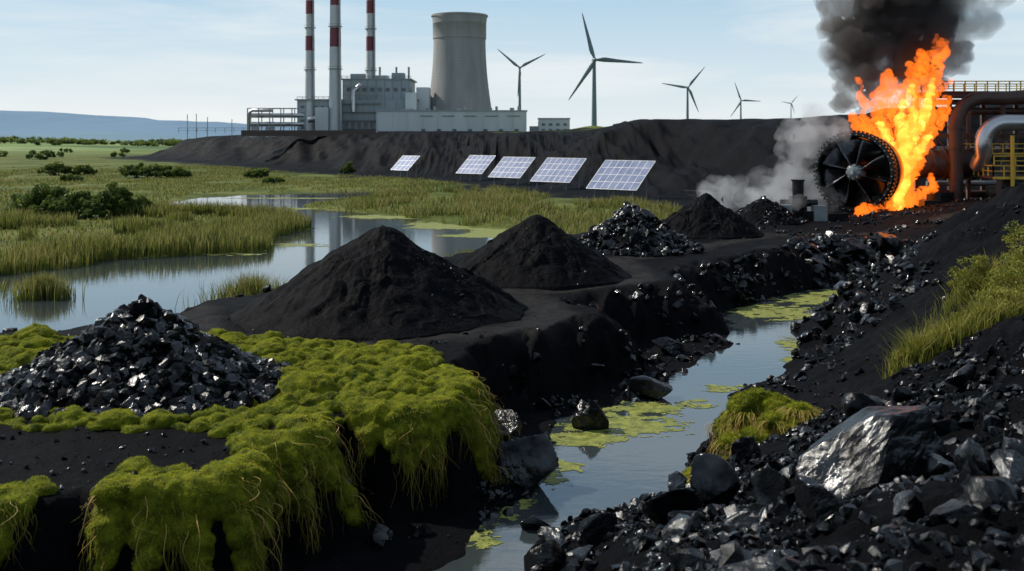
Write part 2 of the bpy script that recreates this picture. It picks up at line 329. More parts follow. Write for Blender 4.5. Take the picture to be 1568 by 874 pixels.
sets.append(scat(5500,-8,28,24,86,.05,.5,3.5,lambda x,y:inval(x,y)&(sd(x,y,TERR)>-4.2)&(streamd(x,y)>-.2)&cl(x,y,3,-.15)))
sets.append(scat(1900,24,38,80,90.5,.12,.9,2.4,lambda x,y:(sd(x,y,TERR)>-5.5)&(sd(x,y,TERR)<.5)))
sets.append(scat(3000,15,32,52,84,.06,.6,3.5,lambda x,y:(streamd(x,y)>0)&(streamd(x,y)<7)&cl(x,y,4,-.02)&inval(x,y)))
sets.append(scat(3500,10,34,28,66,.03,.22,4,lambda x,y:inval(x,y)&cl(x,y,3,.1)))
sets.append(scat(1400,-20,2,24,48,.03,.16,3,lambda x,y:(sd(x,y,TERR)>0)))
sets.append(scat(260,-34,-14,44,64,.15,.6,2,lambda x,y:(sd(x,y,TERR)<-.5)&(sd(x,y,TERR)>-4)))
sets.append(scat(1500,24,60,95,125,.08,.4,2.5,lambda x,y:cl(x,y,5,.1)))
P=np.concatenate([a for a,b in sets]); S=np.concatenate([b for a,b in sets])
V,F=rocks(P,S); mk('coal_rubble',V,F,M_lump); print('rubble',len(P),len(F))
def boulder(x,y,w,dpt,h,seed,rot=0,tilt=0,sink=.2,nz=.028):
    V,F=facet(seed,5,nz,12); V=V/np.abs(V).max(0)*np.array([w/2,dpt/2,h/2])
    R=np.array(Matrix.Rotation(rot,3,'Z')@Matrix.Rotation(tilt,3,'Y')); V=V@R.T
    z=float(H(np.array([x]),np.array([y]))[0]); V=V+np.array([x,y,max(z,-.2)+h/2-h*sink]); mk('coal_boulder',V,F,M_bould)
for b in [(8.0,23.6,3.9,2.4,2.8,3,.3,-.45),(5.3,28,1.6,1.3,2.0,5,.5,-.2),(6.4,26.5,1.3,1.2,1.3,6,.1,.2),(3.4,43,1.8,1.4,2.0,8,.4,.2),(.6,36,2.2,1.7,2.0,9,.2,-.2),(6.4,48.2,2.4,1.8,1.5,11,.2,.1),
          (4.1,27,1.8,1.3,1.3,12,.7,.1),(3.7,15.2,1.7,1.2,.9,13,.1,.1),(9.3,19.5,1.2,1,.8,14,.1,.2),(2.4,28.8,1.7,1.3,1.1,15,.8,-.1),(1.1,28.6,1.4,1.2,.9,16,.3,.1),(7.2,17,1.0,.8,.6,17,.2,.1),(8.6,58,2.6,2,1.5,18,.5,.1),(-20,53,1.6,1.4,1.2,19,0,0),(-16.5,62,2.4,1.7,1.7,20,.4,0),(-.2,40.6,2.3,1.7,1.6,21,.2,.2),(22,69,2,1.8,1.6,23,.2,.2),(18,60,1.5,1.2,1.2,24,.6,.2),(27,87,3,2,2,25,.2,0),(31.5,87.5,3,2.2,2.2,26,.9,0),(34.5,85,2.6,2,2,27,.4,.1),(29,88.5,2.6,2,2,28,.1,.1),(6.1,20.5,1.4,1.2,1.0,29,.4,.2),(10.6,27,1.5,1.2,1.0,30,.9,.1),(.6,32.2,1.2,1,.8,31,.3,.1),(11.2,33,1.6,1.2,1.1,33,.2,.2)]: boulder(*b)
# ------------------------------------------------------------------ coal piles
def pile(name,cx,cy,r,h,seed,extra=None,amp=.16,base=3.0,ex=1.0,ey=1.0):
    na,nr=360,150; a=np.linspace(0,2*np.pi,na,endpoint=False); t=np.linspace(0,1,nr)
    A,T=np.meshgrid(a,t); rr=r*1.06*(1+.07*vn2(np.cos(A)*1.5+9,np.sin(A)*1.5+9,seed)+.03*vn2(np.cos(A)*5+9,np.sin(A)*5+9,seed))
    x=np.cos(A)*T*rr*ex; y=np.sin(A)*T*rr*ey
    prof=(1-T)**1.1; prof=prof-.03*np.exp(-(T/.05)**2)
    z=h*prof*1.02
    wA=A+.22*fbm(x/1.6,y/1.6,2,seed+41)
    env=sst(.16,.5,T)*sst(1,.8,T)
    g=ridge(np.cos(wA)*5+5+T*1.3,np.sin(wA)*5+5,4,seed+3)*amp*1.1*env*(.45+.9*(fbm(x/2.5,y/2.5,2,seed+60)>0))
    g+=fbm(x/.55,y/.55,4,seed+9)*amp*.55*(T<.995)+fbm(x/2.0,y/2.0,3,seed+19)*amp*1.3*np.minimum(1,(1-T)*5)*np.minimum(1,T*3)
    z=z+g*(1-T**8)-.12*(T>.97)
    V=np.stack([x+cx,y+cy,z+base],-1).reshape(-1,3); I=np.arange(na*nr).reshape(nr,na); J=np.roll(I,-1,1)
    F=np.stack([I[:-1],J[:-1],J[1:],I[1:]],-1).reshape(-1,4)
    F=np.concatenate([F[:,[0,1,2]],F[:,[0,2,3]]]); mi=np.zeros(len(F),int)
    if extra:
        n,s0,s1,pw,tmax=extra
        a=rng.uniform(0,2*np.pi,n); t=np.sqrt(rng.random(n))*tmax; s=sizes(n,s0,s1,pw)
        z=h*np.maximum(1-t,0)**1.08+base; P=np.stack([cx+np.cos(a)*t*r*ex,cy+np.sin(a)*t*r*ey,np.maximum(z,base)+s*.2],-1)
        RV,RF=rocks(P,s); F=np.concatenate([F,RF+len(V)]); V=np.concatenate([V,RV]); mi=np.concatenate([mi,np.ones(len(RF),int)])
    ob=mk(name,V,F,[M_coal,M_lump],False,None,mi)
    sm=np.ones(len(F),bool); sm[mi==1]=False; ob.data.polygons.foreach_set('use_smooth',sm)
pile('coal_pile',-6.6,53.6,7.2,4.6,1,(1100,.02,.12,4,1.08))
pile('coal_pile',1.6,68,6.0,4.05,2,(900,.02,.12,4,1.08))
pile('coal_pile',9.7,84,5.0,3.5,3,(2300,.09,.6,2.4,1.08))
pile('coal_pile',18.2,98,5.2,3.8,4,(2200,.03,.16,3,1.08),amp=.2)
pile('coal_pile',-13.4,37.6,5.0,3.0,5,(5600,.06,.44,3.0,1.12),ey=.85)
pile('coal_pile',27,112,4.2,2.6,6,(500,.08,.4,2.4,1.05))
# ------------------------------------------------------------------ blades / foliage generators
def blades(name,P,h,w,mat,lean=.35,tint=None,bend=None):
    n=len(P); a=rng.uniform(0,2*np.pi,n); s=np.stack([np.cos(a),np.sin(a),np.zeros(n)],-1)
    b=rng.uniform(0,2*np.pi,n); l=np.stack([np.cos(b),np.sin(b),np.zeros(n)],-1)*(lean*rng.random(n)*h)[:,None]
    up=np.array([0,0,1.])*h[:,None]; W=s*(w/2)[:,None]
    p0=P-W;p1=P+W;m=P+up*.55+l*.3; p2=m-W*.8;p3=m+W*.8;p4=P+up*(1-.15*rng.random(n))[:,None]+l
    V=np.stack([p0,p1,p2,p3,p4],1).reshape(-1,3); o=np.arange(n)[:,None]*5
    F=np.concatenate([o+np.array([0,1,3]),o+np.array([0,3,2]),o+np.array([2,3,4])])
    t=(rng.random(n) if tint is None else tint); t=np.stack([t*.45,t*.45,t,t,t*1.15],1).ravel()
    return mk(name,V,F,mat,False,{'tint':t})
def field_pts(n,x0,x1,y0,y1,cond):
    x=rng.uniform(x0,x1,n);y=rng.uniform(y0,y1,n);k=cond(x,y);x=x[k];y=y[k];z=H(x,y);k=(z>-.12)&(z<2.2);return np.stack([x,y,z-.05],-1)[k]
lk=lambda x,y:sd(x,y,LAKE)
P=field_pts(80000,-70,-24,90,165,lambda x,y:(lk(x,y)<.8)&((lk(x,y)>-6+3*fbm(x/6,y/6,2,5))|(fbm(x/9,y/9,2,8)>.25)))
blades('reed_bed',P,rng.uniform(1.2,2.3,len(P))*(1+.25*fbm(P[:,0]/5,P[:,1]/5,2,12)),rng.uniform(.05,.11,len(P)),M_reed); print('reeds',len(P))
def patch(n,cx,cy,rx,ry,h0,h1,name='reed_bed',w=(.03,.07),z=-.05,mat=None,lean=.4):
    a=rng.uniform(0,2*np.pi,n);r=np.abs(rng.normal(0,.5,n)); x=cx+np.cos(a)*r*rx;y=cy+np.sin(a)*r*ry
    zz=np.maximum(H(x,y),z); return blades(name,np.stack([x,y,zz],-1),rng.uniform(h0,h1,n)*(1-.25*np.minimum(r,1)),rng.uniform(*w,n),mat or M_reed,lean)
patch(1500,-35,78,2.6,1.6,1.2,2.4)
patch(1700,-18.5,74.5,3.6,2.4,1.2,3.0,lean=.6)
patch(1600,-4,98,2.6,5,.8,1.8)
patch(500,-42,82,3,1,.8,1.6)
notcoal=lambda x,y:(sd(x,y,EMB)<-18)&(sd(x,y,TERR)<-4)
P=field_pts(130000,-190,25,100,420,lambda x,y:(lk(x,y)<0)&notcoal(x,y)&(x>-.52*y)&(fbm(x/12,y/30,3,15)>-.3))
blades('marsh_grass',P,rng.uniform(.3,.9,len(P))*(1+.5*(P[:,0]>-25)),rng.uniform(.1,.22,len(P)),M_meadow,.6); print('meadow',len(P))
P=field_pts(45000,-27,26,118,240,lambda x,y:(lk(x,y)<.5)&notcoal(x,y)&(fbm(x/7,y/16,3,25)>.0))
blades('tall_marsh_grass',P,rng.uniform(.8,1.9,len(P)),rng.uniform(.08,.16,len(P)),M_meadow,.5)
def bush(name,parts,n,leaf,mat,trunk=True):
    V=[];T=[]
    mb=MB()
    tot=sum(p[3]*p[4] for p in parts)
    for (cx,cy,cz,rx,rz) in parts:
        m=int(n*rx*rz/tot); 
        nc=max(6,int(m/60)); d=rng.normal(size=(nc,3)); d/=np.linalg.norm(d,axis=1)[:,None]; d[:,2]=np.abs(d[:,2])*1.1-.15
        c=d*np.array([rx,rx*.8,rz])*rng.uniform(.55,1.05,(nc,1))
        i=rng.integers(nc,size=m); cr=rng.uniform(.12,.3,nc)*rx; q=rng.normal(size=(m,3)); q/=np.linalg.norm(q,axis=1)[:,None]
        p=c[i]+q*(cr[i]*rng.random(m)**.4)[:,None]*np.array([1,1,.7]); p[:,2]=np.maximum(p[:,2],-rz*.6)
        R=rmat(rng,m); s=leaf*rng.uniform(.6,1.3,m)
        quad=np.array([(-.9,-.45,0),(.2,-.5,0),(1,0,.15),(.1,.5,0)])
        W=np.einsum('nij,kj->nki',R,quad)*s[:,None,None]+p[:,None,:]+np.array([cx,cy,cz])
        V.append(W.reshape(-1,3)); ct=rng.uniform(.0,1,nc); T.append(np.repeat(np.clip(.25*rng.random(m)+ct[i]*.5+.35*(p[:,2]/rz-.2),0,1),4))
        if trunk:
            for k in range(5):
                e=c[rng.integers(nc)]; b=Vector((cx+rng.normal()*.08*rx,cy,0)); 
                mb.tube([b+Vector((0,0,cz-rz*.6)),Vector((cx+e[0]*.3,cy+e[1]*.3,cz)),Vector((cx+e[0]*.8,cy+e[1]*.8,cz+e[2]*.8))],[rx*.05,rx*.03,rx*.012],0,6)
    V=np.concatenate(V);T=np.concatenate(T);F=np.arange(len(V)).reshape(-1,4)
    ob=mk(name+'_leaves',V,F,mat,False,{'tint':T})
    if trunk:
        e=bpy.data.objects.new(name,None); scene.collection.objects.link(e); t=mb.out(name+'_stems',[M_bark]); t.parent=e; ob.parent=e
        ob.name='leaves'; t.name='stems'
    else: ob.name=name
def bz(x,y,rz): return float(H(np.array([x]),np.array([y]))[0])+rz*.45
for (x,y,rx,rz,n,lf) in [(-68,153,3.8,3.3,8500,.27),(-63,151,3.4,2.7,6800,.27),(-57.8,152,2.8,3.3,6600,.26),(-72,156,3,2.5,5000,.26),(-54.5,153,2.4,2.0,3600,.25),(-60,149,2.4,1.7,3000,.25),(-66,149,2.6,1.7,3000,.25)]:
    bush('willow_bush',[(x,y,bz(x,y,rz),rx,rz),(x+rx*.5,y-1,bz(x,y,rz*.7),rx*.6,rz*.7)],n,lf,M_leaf)
for (x,y,rx,rz) in [(-139,318,5,2.6),(-132,322,3.5,2.2),(-108,300,4.5,2.8),(-101,298,4.8,2.6),(-96,301,3.2,2.0),(-73,300,4,1.8),(-51,325,2.3,2.6),(-145,262,3,1.2),(-60,262,2.5,.9),(-118,280,3,1.1)]:
    bush('distant_bush',[(x,y,bz(x,y,rz),rx,rz)],2200,.42,M_leaf)
parts=[]
for i in range(8):
    y=rng.uniform(520,760); x=-y*rng.uniform(.36,.5); parts.append((x,y,float(H(np.array([x]),np.array([y]))[0])+1,rng.uniform(5,10),rng.uniform(1.6,2.6)))
for i in range(44):
    y=rng.choice([960,1250,1420])+rng.normal()*14; x=-y*rng.uniform(.3,.5); parts.append((x,y,float(H(np.array([x]),np.array([y]))[0])+1,rng.uniform(6,20),rng.uniform(1.5,2.6)))
bush('distant_hedgerow',parts,16000,1.2,M_leaf,False)
pos=[(20.5,42,1.6,1.4),(22,44,1.8,1.8),(19.2,40.5,1.4,1.1),(17.6,39.5,1.2,.8),(16,38.8,1.0,.6),(14.8,38.5,.8,.5),(23,41,1.6,1.3),(21,47,1.5,1.2)]
for (x,y,rx,rz) in pos:
    bush('heath_shrub',[(x,y,bz(x,y,rz),rx,rz)],2600,.07,M_yleaf)
    patch(1200,x,y,rx*1.3,rx,.5,1.7,'heath_grass',(.02,.04),mat=M_yleaf,lean=.9)
# ------------------------------------------------------------------ algae
def algae(bl,cell,seed,thr=.15,amp=1.3):
    x0=min(b[0]-b[2]*1.5 for b in bl);x1=max(b[0]+b[2]*1.5 for b in bl);y0=min(b[1]-b[3]*1.5 for b in bl);y1=max(b[1]+b[3]*1.5 for b in bl)
    gx=np.arange(x0,x1,cell);gy=np.arange(y0,y1,cell);Xg,Yg=np.meshgrid(gx,gy); f=np.full(Xg.shape,-9.)
    for b in bl: f=np.maximum(f,1-((Xg-b[0])/b[2])**2-((Yg-b[1])/b[3])**2)
    f=f+amp*fbm(Xg/(cell*12),Yg/(cell*9),5,seed)+.35*fbm(Xg/(cell*2.5),Yg/(cell*2.5),2,seed+7)
    I=np.arange(Xg.size).reshape(Xg.shape); k=f[:-1,:-1]>thr+.25
    F=np.stack([I[:-1,:-1],I[:-1,1:],I[1:,1:],I[1:,:-1]],-1)[k]
    if len(F)==0:return
    u,inv=np.unique(F,return_inverse=True); V=np.stack([Xg.ravel()+rng.uniform(-.3,.3,Xg.size)*cell,Yg.ravel()+rng.uniform(-.3,.3,Xg.size)*cell,np.full(Xg.size,.014)],-1)[u]
    mk('pond_algae',V,inv.reshape(-1,4),M_alg)
algae([(4.8,43.6,2.6,1.6),(3,41.7,1.6,1.1),(5.8,46.3,2.0,1.1)],.04,1,-.1,.9)
algae([(1.8,38,.9,.7),(1.4,36.6,.5,.9)],.035,2)
algae([(18.0,72,2.8,3.4),(22,77.5,3,2.7),(24.5,80,1.8,2)],.06,3,.0,1.0)
algae([(16.4,60,1.1,2.6),(15,56,.6,1.2)],.05,4)
algae([(-.6,34,1.3,1.2),(-1.2,31.5,.9,1.0)],.035,5,0,1.0)
algae([(10.3,50,1.3,.8),(8.4,47,.9,.8)],.04,9)
algae([(-16,157,9,3.5),(-6,143,9,7),(2,134,8,8),(-2,128,6,4)],.3,6,-.3,.7)
algae([(-23,116,4.5,1.6),(-30,107,5,1.3)],.15,7)
algae([(-30,176,8,3.5),(-40,205,14,2)],.3,8)
# ------------------------------------------------------------------ moss
MP=[[(-13.5,48),(-7,45.8),(-3.4,42.8),(-2.2,39.5),(-1.8,37.2),(-2.6,35.2),(-4.2,34.4),(-5.0,34.8),(-6.2,33.8),(-8,34.6),(-8.2,38),(-10.0,42),(-14.8,44.9)],
    [(-24,46.3),(-18.5,47.2),(-17.4,43),(-19,39),(-24,39.5)],[(-19,33.6),(-10.6,33.3),(-8.5,34.5),(-7.5,31.9),(-10.4,32.1),(-19,32.3)],
    [(-9.8,34.0),(-8,35.5),(-6.1,33),(-6.1,31.7),(-7,30.7),(-8.2,30.5),(-9.2,31.5)],
    [(-11.0,28.4),(-9,29.0),(-7.6,28.5),(-8.1,27.2),(-9.6,26.6),(-10.5,27.0)],[(-14.5,26.9),(-12.4,27.2),(-11.7,26.4),(-13,25.7),(-15,25.6)]]
def mossd(x,y):
    r=np.full(x.shape,-99.)
    for p in MP: r=np.maximum(r,sd(x,y,p))
    return r
cand=60000; x=rng.uniform(-24,-1,cand);y=rng.uniform(24.5,49,cand); dm=mossd(x,y)+.6*fbm(x/1.2,y/1.2,3,44); k=(dm>.05)&(sd(x,y,TERR)>-.1); x=x[k];y=y[k];dm=dm[k]
R=(.28+.72*rng.random(len(x))**1.5)*(.55+.45*np.clip(dm,0,1)); acc=[]; gridd={}
for i in range(min(len(x),9000)):
    gx,gy=int(x[i]//1.3),int(y[i]//1.3); ok=True
    for a in(-1,0,1):
        for b in(-1,0,1):
            for j in gridd.get((gx+a,gy+b),()):
                if (x[i]-x[j])**2+(y[i]-y[j])**2<(.72*(R[i]+R[j]))**2: ok=False;break
            if not ok:break
        if not ok:break
    if ok: gridd.setdefault((gx,gy),[]).append(i); acc.append(i)
acc=np.array(acc); x=x[acc];y=y[acc];R=R[acc]
z=H(x,y); mp=np.stack([x,y,z-.02],-1); msz=np.stack([R*1.15,R*1.0,R*.72],-1)
def edge_pts(n):
    E=np.array([p for p in TERR if -16<=p[0]<=0 and p[1]<42]); seg=np.diff(E,axis=0); L=np.hypot(*seg.T); c=np.cumsum(L)/L.sum()
    i=np.searchsorted(c,rng.random(n)); t=rng.random(n)[:,None]; q=E[i]+seg[i]*t; nrm=np.stack([seg[i][:,1],-seg[i][:,0]],-1)/L[i][:,None]; s=np.concatenate([[0],np.cumsum(L)])[i]+t[:,0]*L[i]
    return q,nrm,s
q,nr,s=edge_pts(7000); out=rng.uniform(-.5,1.35,len(q))
px=q[:,0]+nr[:,0]*out; py=q[:,1]+nr[:,1]*out; pz=H(px,py)
qx,qy=q[:,0],q[:,1]
hangm=np.full(len(q),.15)
for (cx,cy,r,d) in [(-3.4,34.7,1.1,1.9),(-1.9,36.5,1.2,2.1),(-2.1,38.6,.8,1.1),(-6.1,31.9,.9,2.2),(-6.9,30.6,.8,1.6),(-9.5,26.5,.8,1.7),(-8.0,27.3,.9,2.3),(-7.4,28.5,.5,1.4),(-13.2,25.6,1.0,1.1),(-4.7,34.4,.5,.5)]:
    hangm=np.maximum(hangm,d*np.clip(1.25-np.hypot(qx-cx,qy-cy)/r,0,1)**.6)
hangm*=(1+.5*vn2(s/.4,s*0+1.3,67))
lim=3-hangm
k=(pz>lim)&(pz<3.25)&(hangm>.22); px,py,pz,nr2,lim2,s2=px[k],py[k],pz[k],nr[k],lim[k],s[k]
kk=rng.random(len(px))<.45; px,py,pz,nr2,lim2=px[kk],py[kk],pz[kk],nr2[kk],lim2[kk]
hang=np.clip((3-pz)/2,0,1); R2=rng.uniform(.16,.50,len(px))*(1-.4*hang)
mp2=np.stack([px+nr2[:,0]*.12,py+nr2[:,1]*.12,pz],-1); ms2=np.stack([R2,R2,R2*(.8+.6*hang)],-1)
C3=[(9.0,38.4,1.15,1.2),(8.3,38.9,.8,.9),(9.8,38.7,.7,.7),(7.2,36.0,.9,.55),(8.2,36.2,1.0,.6),(9.3,36.6,.9,.5),(6.5,35.4,.8,.5),(10.1,37,.6,.4)]
mp3=[];ms3=[]
for (cx,cy,r,h) in C3:
    zz=float(H(np.array([cx]),np.array([cy]))[0])
    for i in range(9):
        a=rng.uniform(0,6.28);t=rng.random()*.7*r; mp3.append((cx+math.cos(a)*t,cy+math.sin(a)*t,zz+h*(.35+.5*(1-t/r)))); ms3.append((r*.42,r*.42,h*.5))
def moss_obj(name,P,Sz,vox=.085):
    Vi,Fi=ico(2); V=(Vi[None]*Sz[:,None,:]+P[:,None,:]).reshape(-1,3); F=(Fi[None]+np.arange(len(P))[:,None,None]*len(Vi)).reshape(-1,3)
    ob=mk(name,V,F,M_moss,True); md=ob.modifiers.new('r','REMESH'); md.mode='VOXEL'; md.voxel_size=vox; sm=ob.modifiers.new('s','SMOOTH'); sm.iterations=1
    dg=bpy.context.evaluated_depsgraph_get(); me=bpy.data.meshes.new_from_object(ob.evaluated_get(dg)); ob.modifiers.clear(); old=ob.data; ob.data=me; bpy.data.meshes.remove(old)
    n=len(me.vertices); co=np.empty(n*3,np.float32); me.vertices.foreach_get('co',co); co=co.reshape(-1,3).astype(float)
    nv=np.array([v.normal[:] for v in me.vertices]); co+=nv*(.09*vn3(co*2.8,3)+.05*vn3(co*7.5,4))[:,None]; me.vertices.foreach_set('co',co.astype(np.float32).ravel()); me.update()
    me.polygons.foreach_set('use_smooth',np.ones(len(me.polygons),bool))
    if not me.materials: me.materials.append(M_moss)
    me.calc_loop_triangles(); T=np.empty(len(me.loop_triangles)*3,np.int32); me.loop_triangles.foreach_get('vertices',T); T=T.reshape(-1,3)
    return ob,co,T
def fuzz(name,co,T,n,l0,l1,w,gh=True):
    a,b,c=co[T[:,0]],co[T[:,1]],co[T[:,2]]; cr=np.cross(b-a,c-a); A=np.linalg.norm(cr,axis=1); nn=cr/np.maximum(A,1e-9)[:,None]
    p=A*(nn[:,2]>-.35); i=rng.choice(len(T),n,p=p/p.sum()); u=rng.random((n,2)); f=u.sum(1)>1; u[f]=1-u[f]
    P=a[i]+(b[i]-a[i])*u[:,:1]+(c[i]-a[i])*u[:,1:]; d=nn[i]+rng.normal(0,.4,(n,3)); d/=np.linalg.norm(d,axis=1)[:,None]
    s=np.cross(d,rng.normal(size=(n,3))); s/=np.linalg.norm(s,axis=1)[:,None]; L=rng.uniform(l0,l1,n)[:,None]
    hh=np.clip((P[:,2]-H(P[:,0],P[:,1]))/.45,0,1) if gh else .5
    V=np.stack([P-s*w-d*.02,P+s*w-d*.02,P+d*L],1).reshape(-1,3); t=np.clip(.14+.5*hh+.22*vn3(P*1.6,9)+.35*(nn[i][:,2]-.5)+rng.normal(0,.1,n),0,1); t=np.stack([t*.6,t*.6,t],1).ravel()  # tint paints light on upward faces and shade in the low gaps
    return mk(name,V,np.arange(n*3).reshape(-1,3),M_fuzz,False,{'tint':t})
e=bpy.data.objects.new('moss_carpet',None); scene.collection.objects.link(e)
ob,co,T=moss_obj('cushions',np.concatenate([mp,mp2]),np.concatenate([msz,ms2]),.075); ob.parent=e; print('moss',len(mp),len(mp2),len(T))
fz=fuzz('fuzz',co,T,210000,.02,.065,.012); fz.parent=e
e2=bpy.data.objects.new('moss_clump',None); scene.collection.objects.link(e2)
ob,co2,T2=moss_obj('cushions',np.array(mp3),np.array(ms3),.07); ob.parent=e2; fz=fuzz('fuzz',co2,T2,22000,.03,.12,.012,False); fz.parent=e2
def strands(name,P,D,L,w,tint0=.2,segs=6,curl=.25):
    n=len(P); t=np.linspace(0,1,segs+1); ph=rng.uniform(0,6.28,(n,2)); am=rng.uniform(.02,curl,(n,1))
    V=np.zeros((n,segs+1,2,3)); a=rng.uniform(0,3.14,n); s=np.stack([np.cos(a),np.sin(a),np.zeros(n)],-1)
    for k,tt in enumerate(t):
        c=P+D*(np.sqrt(tt)*.3)[...,None]+np.stack([am[:,0]*np.sin(ph[:,0]+tt*5)*tt,am[:,0]*np.sin(ph[:,1]+tt*4)*tt,-L*tt**1.2+.08*math.sin(tt*3.1)],-1)
        ww=w*(1-.75*tt); V[:,k,0]=c-s*ww[:,None]; V[:,k,1]=c+s*ww[:,None]
    base=np.arange(n)[:,None]*(segs+1)*2; F=[]
    for k in range(segs): F.append(base+np.array([2*k,2*k+1,2*k+3,2*k+2]))
    T=np.repeat(np.clip(rng.normal(tint0,.2,n),0,1),(segs+1)*2)+np.tile(np.repeat(t*.25,2),n)
    return mk(name,V.reshape(-1,3),np.concatenate(F),M_root,False,{'tint':T})
i=rng.integers(len(mp2),size=3000); hh=np.clip((3.1-mp2[i,2])/1.2,.25,1); P=mp2[i]+np.stack([nr2[i][:,0]*.3,nr2[i][:,1]*.3,rng.uniform(-.2,.0,len(i))],-1)+rng.normal(0,.1,(len(i),3))
D=np.stack([nr2[i][:,0],nr2[i][:,1],np.zeros(len(i))],-1)*rng.uniform(.4,1.2,(len(i),1)); st=strands('hanging_roots',P,D,rng.uniform(.3,1.6,len(i))*(.5+.7*hh),rng.uniform(.006,.013,len(i)),.28); st.parent=e
i=rng.integers(len(mp2),size=170); P=mp2[i]+np.stack([nr2[i][:,0]*.3,nr2[i][:,1]*.3,rng.uniform(0,.3,len(i))],-1)
D=np.stack([nr2[i][:,0],nr2[i][:,1],np.zeros(len(i))],-1)*rng.uniform(1,3,(len(i),1)); st=strands('thick_roots',P,D,rng.uniform(.2,1.6,len(i)),rng.uniform(.010,.022,len(i)),.9,10,.6); st.parent=e
mp3=np.array(mp3); i=rng.integers(len(mp3),size=2600); a=rng.uniform(0,6.28,len(i)); D=np.stack([np.cos(a),np.sin(a)-.4,np.zeros(len(i))],-1)
st=strands('hanging_grass',mp3[i]+D*.25+np.array([0,0,.1]),D*1.9,rng.uniform(.3,1.0,len(i)),rng.uniform(.008,.016,len(i)),.5); st.parent=e2
# ------------------------------------------------------------------ power station
def chimney(x,y,r0,r1,z1,bands,z0=12):
    mb=MB(); zs=[z0]; 
    for a,b in bands: zs+=[a,b]
    zs+=[z1]; R=lambda z:r0+(r1-r0)*(z-z0)/(z1-z0)
    for i in range(len(zs)-1):
        n=max(1,int((zs[i+1]-zs[i])/6)); P=[(x,y,zs[i]+(zs[i+1]-zs[i])*k/n) for k in range(n+1)]
        mb.tube(P,[R(p[2]) for p in P],1 if i%2 else 0,28,False)
    mb.tube([(x,y,z1-.4),(x,y,z1)],[r1*1.06]*2,2,28)
    for z in (44,64,82):
        if z<z1: mb.tube([(x,y,z),(x,y,z+.25)],[R(z)+.7]*2,2,24)
        if z<z1: mb.tube([(x,y,z+1.2),(x,y,z+1.3)],[R(z)+.7]*2,2,24,False)
    mb.box(x+R(z0)*.7,x+R(z0)*.7+.4,y-R(z0)-.35,y-R(z0)*.6,z0,z1-2,2)
    mb.out('industrial_chimney',[M_white,M_red,M_steelg])
chimney(-96.3,498,2.5,1.85,96,[(53.2,60.2),(70.6,77)])
chimney(-83.2,492,3.1,2.2,100,[(54.5,63.5),(74,81)])
chimney(-68,503,2.5,2.0,94,[(53.5,60.4),(71.5,77.8)])
mb=MB(); prof=[]
zt,zb=73,12
for i in range(41):
    t=i/40; z=zb+(zt-zb)*t; prof.append((13.0*math.sqrt(1+((t-.80)/.80)**2*1.02) if t<.8 else 13.0+.9*((t-.8)/.2)**2 ,z))
n=96;V=[];Fq=[]
for (r,z) in prof+[(prof[-1][0]-.5,zt),(prof[-1][0]-.6,zt-12)]:
    V+=[(-26.2+r*math.cos(2*math.pi*k/n),522+r*math.sin(2*math.pi*k/n),z) for k in range(n)]
for i in range(len(V)//n-1):
    for k in range(n): Fq.append((i*n+k,i*n+(k+1)%n,(i+1)*n+(k+1)%n,(i+1)*n+k))
mb.add(V,Fq,0,True); mb.tube([(-26.2,522,zt-.9),(-26.2,522,zt-.2)],[14.25,14.25],1,96,False)
def towermat():
    m,nt,o=newmat('cooling_tower_concrete'); b=N(nt,'ShaderNodeBsdfPrincipled'); n1=noise(nt,.25,6,.6,(1,1,.12)); r=ramp(nt,n1.outputs[0],[(.3,(.22,.225,.22)),(.7,(.32,.32,.31))])
    tc=N(nt,'ShaderNodeTexCoord'); w=N(nt,'ShaderNodeTexWave',bands_direction='Z',wave_profile='SAW'); w.inputs['Scale'].default_value=.21; w.inputs['Distortion'].default_value=0; nt.links.new(tc.outputs['Object'],w.inputs[0])
    wr=ramp(nt,w.outputs[0],[(.0,.78),(.18,1),(1,.95)]); mu=N(nt,'ShaderNodeMix',data_type='RGBA',blend_type='MULTIPLY'); mu.inputs[0].default_value=.8; nt.links.new(r.outputs[0],mu.inputs[6]); nt.links.new(wr.outputs[0],mu.inputs[7])
    nt.links.new(mu.outputs[2],b.inputs['Base Color']); b.inputs['Roughness'].default_value=.9; nt.links.new(b.outputs[0],o.inputs[0]); return m
mb.out('cooling_tower',[towermat(),M_conc])
mb=MB()
def wins(x0,x1,y,z0,z1,nx_,nz_,fx=.6,fz=.5,m=3):
    dx=(x1-x0)/nx_;dz=(z1-z0)/nz_
    for i in range(nx_):
        for j in range(nz_):
            cx=x0+dx*(i+.5);cz=z0+dz*(j+.5); mb.box(cx-dx*fx/2,cx+dx*fx/2,y-.12,y+.2,cz-dz*fz/2,cz+dz*fz/2,m)
def ribs(x0,x1,y,z0,z1,sp,m=2):
    x=x0
    while x<=x1: mb.box(x-.1,x+.1,y-.2,y+.05,z0,z1,m); x+=sp
mb.box(-102,-45,496,530,10,29.5,0); mb.box(-81,-49,500,528,29.5,39.5,0); mb.box(-82,-48,499.5,529,39.5,40.1,2)
mb.box(-103,-81,495,530.5,29.5,30.1,2); mb.box(-49,-44.5,495.5,530,29.5,30.1,2)
mb.box(-78,-70,504,512,40.1,42.6,0); mb.box(-66,-60,503,510,40.1,41.8,1); mb.box(-58,-52,503,510,40.1,43,0)
mb.rail((-81.5,500,40.1),(-48.5,500,40.1),1.2,2,2.5,.12); mb.rail((-102,496,30.1),(-82,496,30.1),1.2,2,2.5,.12)
for x in(-64,-56,-50): mb.tube([(x,506,40),(x,506,46)],.5,2,10)
